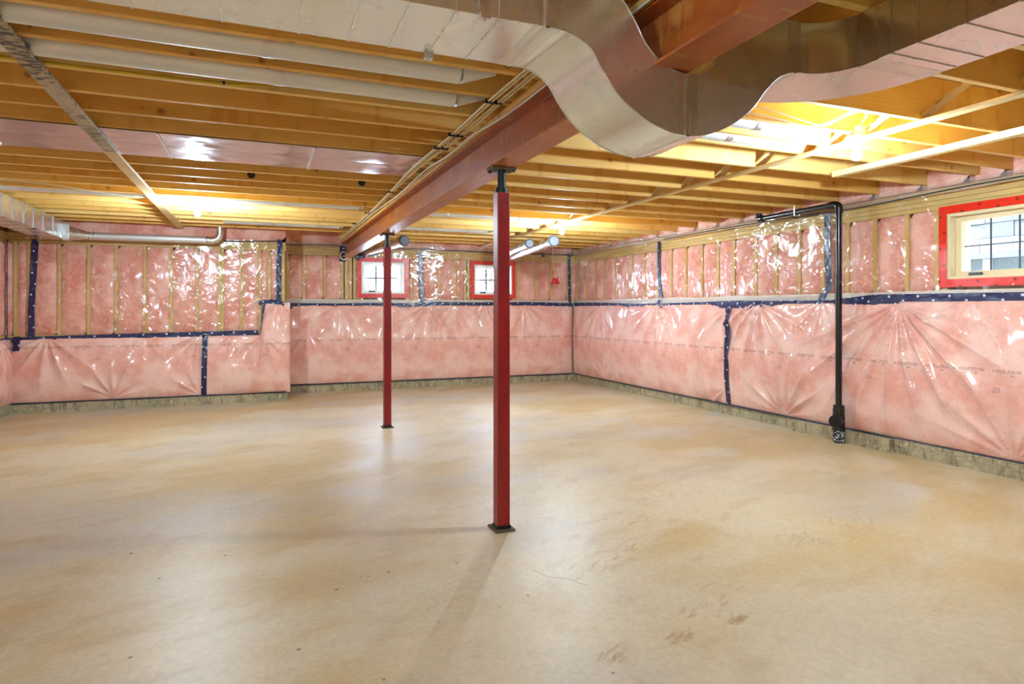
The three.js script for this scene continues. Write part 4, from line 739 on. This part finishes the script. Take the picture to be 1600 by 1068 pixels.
{ // red tag hanging from a cord
  const t = thing('hanging_tag', 'red plastic tag hanging from a cord in the far right corner', 'tag', [4.965, 0, -10.31]);
  part(t, 'cord', tube([[-0.05, 2.442, 0], [-0.045, 2.2, 0], [-0.03, 2.02, 0], [0.0, 1.93, 0], [0.01, 1.885, 0]], 0.006, 6), M.romex);
  part(t, 'wire_twist', merge([tube([[-0.035, 2.02, 0.01], [-0.02, 1.995, 0.01], [-0.03, 1.97, 0.01], [-0.08, 1.955, 0.01]], 0.005, 6), tube([[0.0, 1.95, 0.01], [0.04, 1.925, 0.01], [0.06, 1.88, 0.01]], 0.004, 6)]), M.redPlastic);
  part(t, 'tag_body', prism([[-0.085, 1.775], [0.075, 1.775], [0.075, 1.80], [0.055, 1.83], [0.05, 1.885], [-0.03, 1.89], [-0.045, 1.845], [-0.085, 1.82]], 2, -0.02, 0.02), M.redPlastic);
  part(t, 'tag_flap', prism([[-0.02, 1.79], [0.065, 1.785], [0.06, 1.84], [0.01, 1.87]], 2, 0.0205, 0.03), M.redPlastic);
}

// ---------------------------------------------------------------- black drain pipe on the right
{
  const x = 5.375, z = -4.68, t = thing('drain_pipe', 'black plastic drain pipe with clean-out rising beside the right wall', 'pipe'); const r = 0.030;
  part(t, 'riser', rod([x, 0.36, z], [x, 2.285, z], r, 28), M.abs);
  part(t, 'elbow', merge([rod([x, 2.275, z], [x, 2.335, z], r + 0.009, 28), new THREE.TubeGeometry(new THREE.CatmullRomCurve3([[x, 2.32, z], [x, 2.35, z - 0.005], [x, 2.366, z - 0.03], [x, 2.368, z - 0.07]].map((q) => new THREE.Vector3(...q))), 12, r + 0.007, 24, false), rod([x, 2.368, z - 0.06], [x, 2.368, z - 0.11], r + 0.009, 28)]), M.abs);
  part(t, 'branch', rod([x, 2.368, z - 0.1], [x, 2.362, -5.72], r, 28), M.abs);
  part(t, 'branch_elbow', merge([rod([x, 2.362, -5.70], [x, 2.362, -5.76], r + 0.009, 28), rod([x, 2.362, -5.765], [x, 2.425, -5.765], r + 0.006, 28)]), M.abs);
  part(t, 'hanger_strap', merge([box([x - 0.04, 2.33, -5.215], [x - 0.034, 2.435, -5.20]), box([x - 0.04, 2.324, -5.215], [x + 0.036, 2.33, -5.20]), box([x + 0.032, 2.33, -5.215], [x + 0.036, 2.40, -5.20])]), M.galv);
  part(t, 'reducer', merge([rod([x, 0.345, z], [x, 0.375, z], 0.052, 32), rod([x, 0.27, z], [x, 0.345, z], 0.0545, 32)]), M.abs);
  part(t, 'wye', rod([x, 0.13, z], [x, 0.27, z], 0.057, 32), M.abs);
  const d = new THREE.Vector3(-0.88, 0.10, 0.40).normalize(), q = (k) => [x + d.x * k, 0.215 + d.y * k, z + d.z * k];
  part(t, 'cleanout', merge([rod(q(0.0), q(0.105), 0.052, 32), rod(q(0.095), q(0.118), 0.058, 32)]), M.abs);
  const dq = new THREE.Quaternion().setFromUnitVectors(new THREE.Vector3(0, 1, 0), d), nut = new THREE.BoxGeometry(0.034, 0.02, 0.034); nut.applyQuaternion(dq); nut.translate(...q(0.128)); part(t, 'cleanout_plug', nut, M.abs);
  part(t, 'hub', rod([x, 0.125, z], [x, 0.155, z], 0.061, 32), M.abs);
  part(t, 'stub', rod([x, 0, z], [x, 0.126, z], 0.054, 32), M.absStained, null, 'pipe stub spattered with pale concrete');
}

// ---------------------------------------------------------------- outdoors: ground, shrubs, neighbouring house
{
  const up = structure('upper_storey', 'upper floors of the house above the basement');
  part(up, 'eave', box([XL - 1.0, 6.0, ZB - 1.0], [XR + 0.9, 6.2, ZF + 1.0]), M.mortar);
  part(up, 'facade', box([XL - 0.4, JT + 0.11, ZB - 0.4], [XR + 0.35, 7.5, ZF + 0.4]), M.mortar);
  const g = structure('ground', 'pale ground outside the basement windows');
  part(g, 'yard', box([-30, 1.1, ZB - 30], [30, 1.3, ZB - 0.4]), M.ground); part(g, 'side_yard', box([XR + 0.4, 1.1, ZB - 0.4], [30, 1.3, 20]), M.ground);
  const shrub = (x, z, n, h, label) => {
    const t = thing('bare_shrub', label, 'shrub', [x, 1.3, z]); const b = [], w = [];
    for (let i = 0; i < n; i++) { const a = rr(-0.35, 0.35), c = rr(-0.25, 0.25), H = h * rr(0.7, 1.1); b.push(tube([[a * 0.2, 0, c * 0.2], [a * 0.5, H * 0.4, c * 0.5], [a, H * 0.75, c], [a * 1.2 + rr(-0.06, 0.06), H, c]], 0.011, 5, 4)); for (let k = 0; k < 4; k++) { const y = H * rr(0.4, 0.9), s = rr(-0.2, 0.2); w.push(tube([[a * y / H, y, c * y / H], [a * y / H + s * 0.5, y + 0.1, c * y / H], [a * y / H + s, y + 0.26, c * y / H]], 0.005, 4, 3)); } }
    part(t, 'branch', merge(b), M.twig); part(t, 'twig', merge(w), M.twig);
  };
  shrub(4.75, -12.9, 7, 1.15, 'bare shrub outside the window behind the near post'); shrub(1.85, -13.2, 3, 0.75, 'small bare shrub outside the window behind the far post');
  const h = thing('neighbour_house', 'pale stone house front seen through the right window', 'house', [8.0, 1.3, -5]);
  part(h, 'wall', box([0.02, 0, -6], [0.3, 6, 8]), M.mortar); part(h, 'eave', box([-0.55, 4.7, -6.5], [0.4, 4.9, 8.5]), M.mortar);
  let row = 0;
  for (let y = 0.86; y < 2.4; y += 0.173, row++) for (let z = -3.2 + (row % 2) * 0.16; z < 3.4;) { const L = rr(0.26, 0.44), d = rr(-0.012, 0.008); part(h, 'stone', box([d - 0.01, y + 0.005, z + 0.005], [0.03, y + 0.168, z + L - 0.005]), M.stone[Math.floor(rnd() * 3)]); z += L; }
  for (let z = -3.2; z < 3.4; z += 0.36) part(h, 'lintel_block', box([-0.04, 0.69, z + 0.004], [0.03, 0.855, z + 0.356]), M.white);
  part(h, 'cornice', box([-0.07, 0.62, -3.2], [0.03, 0.685, 3.4]), M.stone[0]);
  for (let z = -3.1; z < 3.3; z += 0.53) { part(h, 'column', box([-0.05, 0, z], [0.019, 0.618, z + 0.085]), M.white); part(h, 'siding_panel', box([-0.005, 0, z + 0.087], [0.019, 0.618, z + 0.528]), M.greySiding); }
}
scene.traverse((o) => { delete o.userData.__n; });
renderer.render(scene, camera);
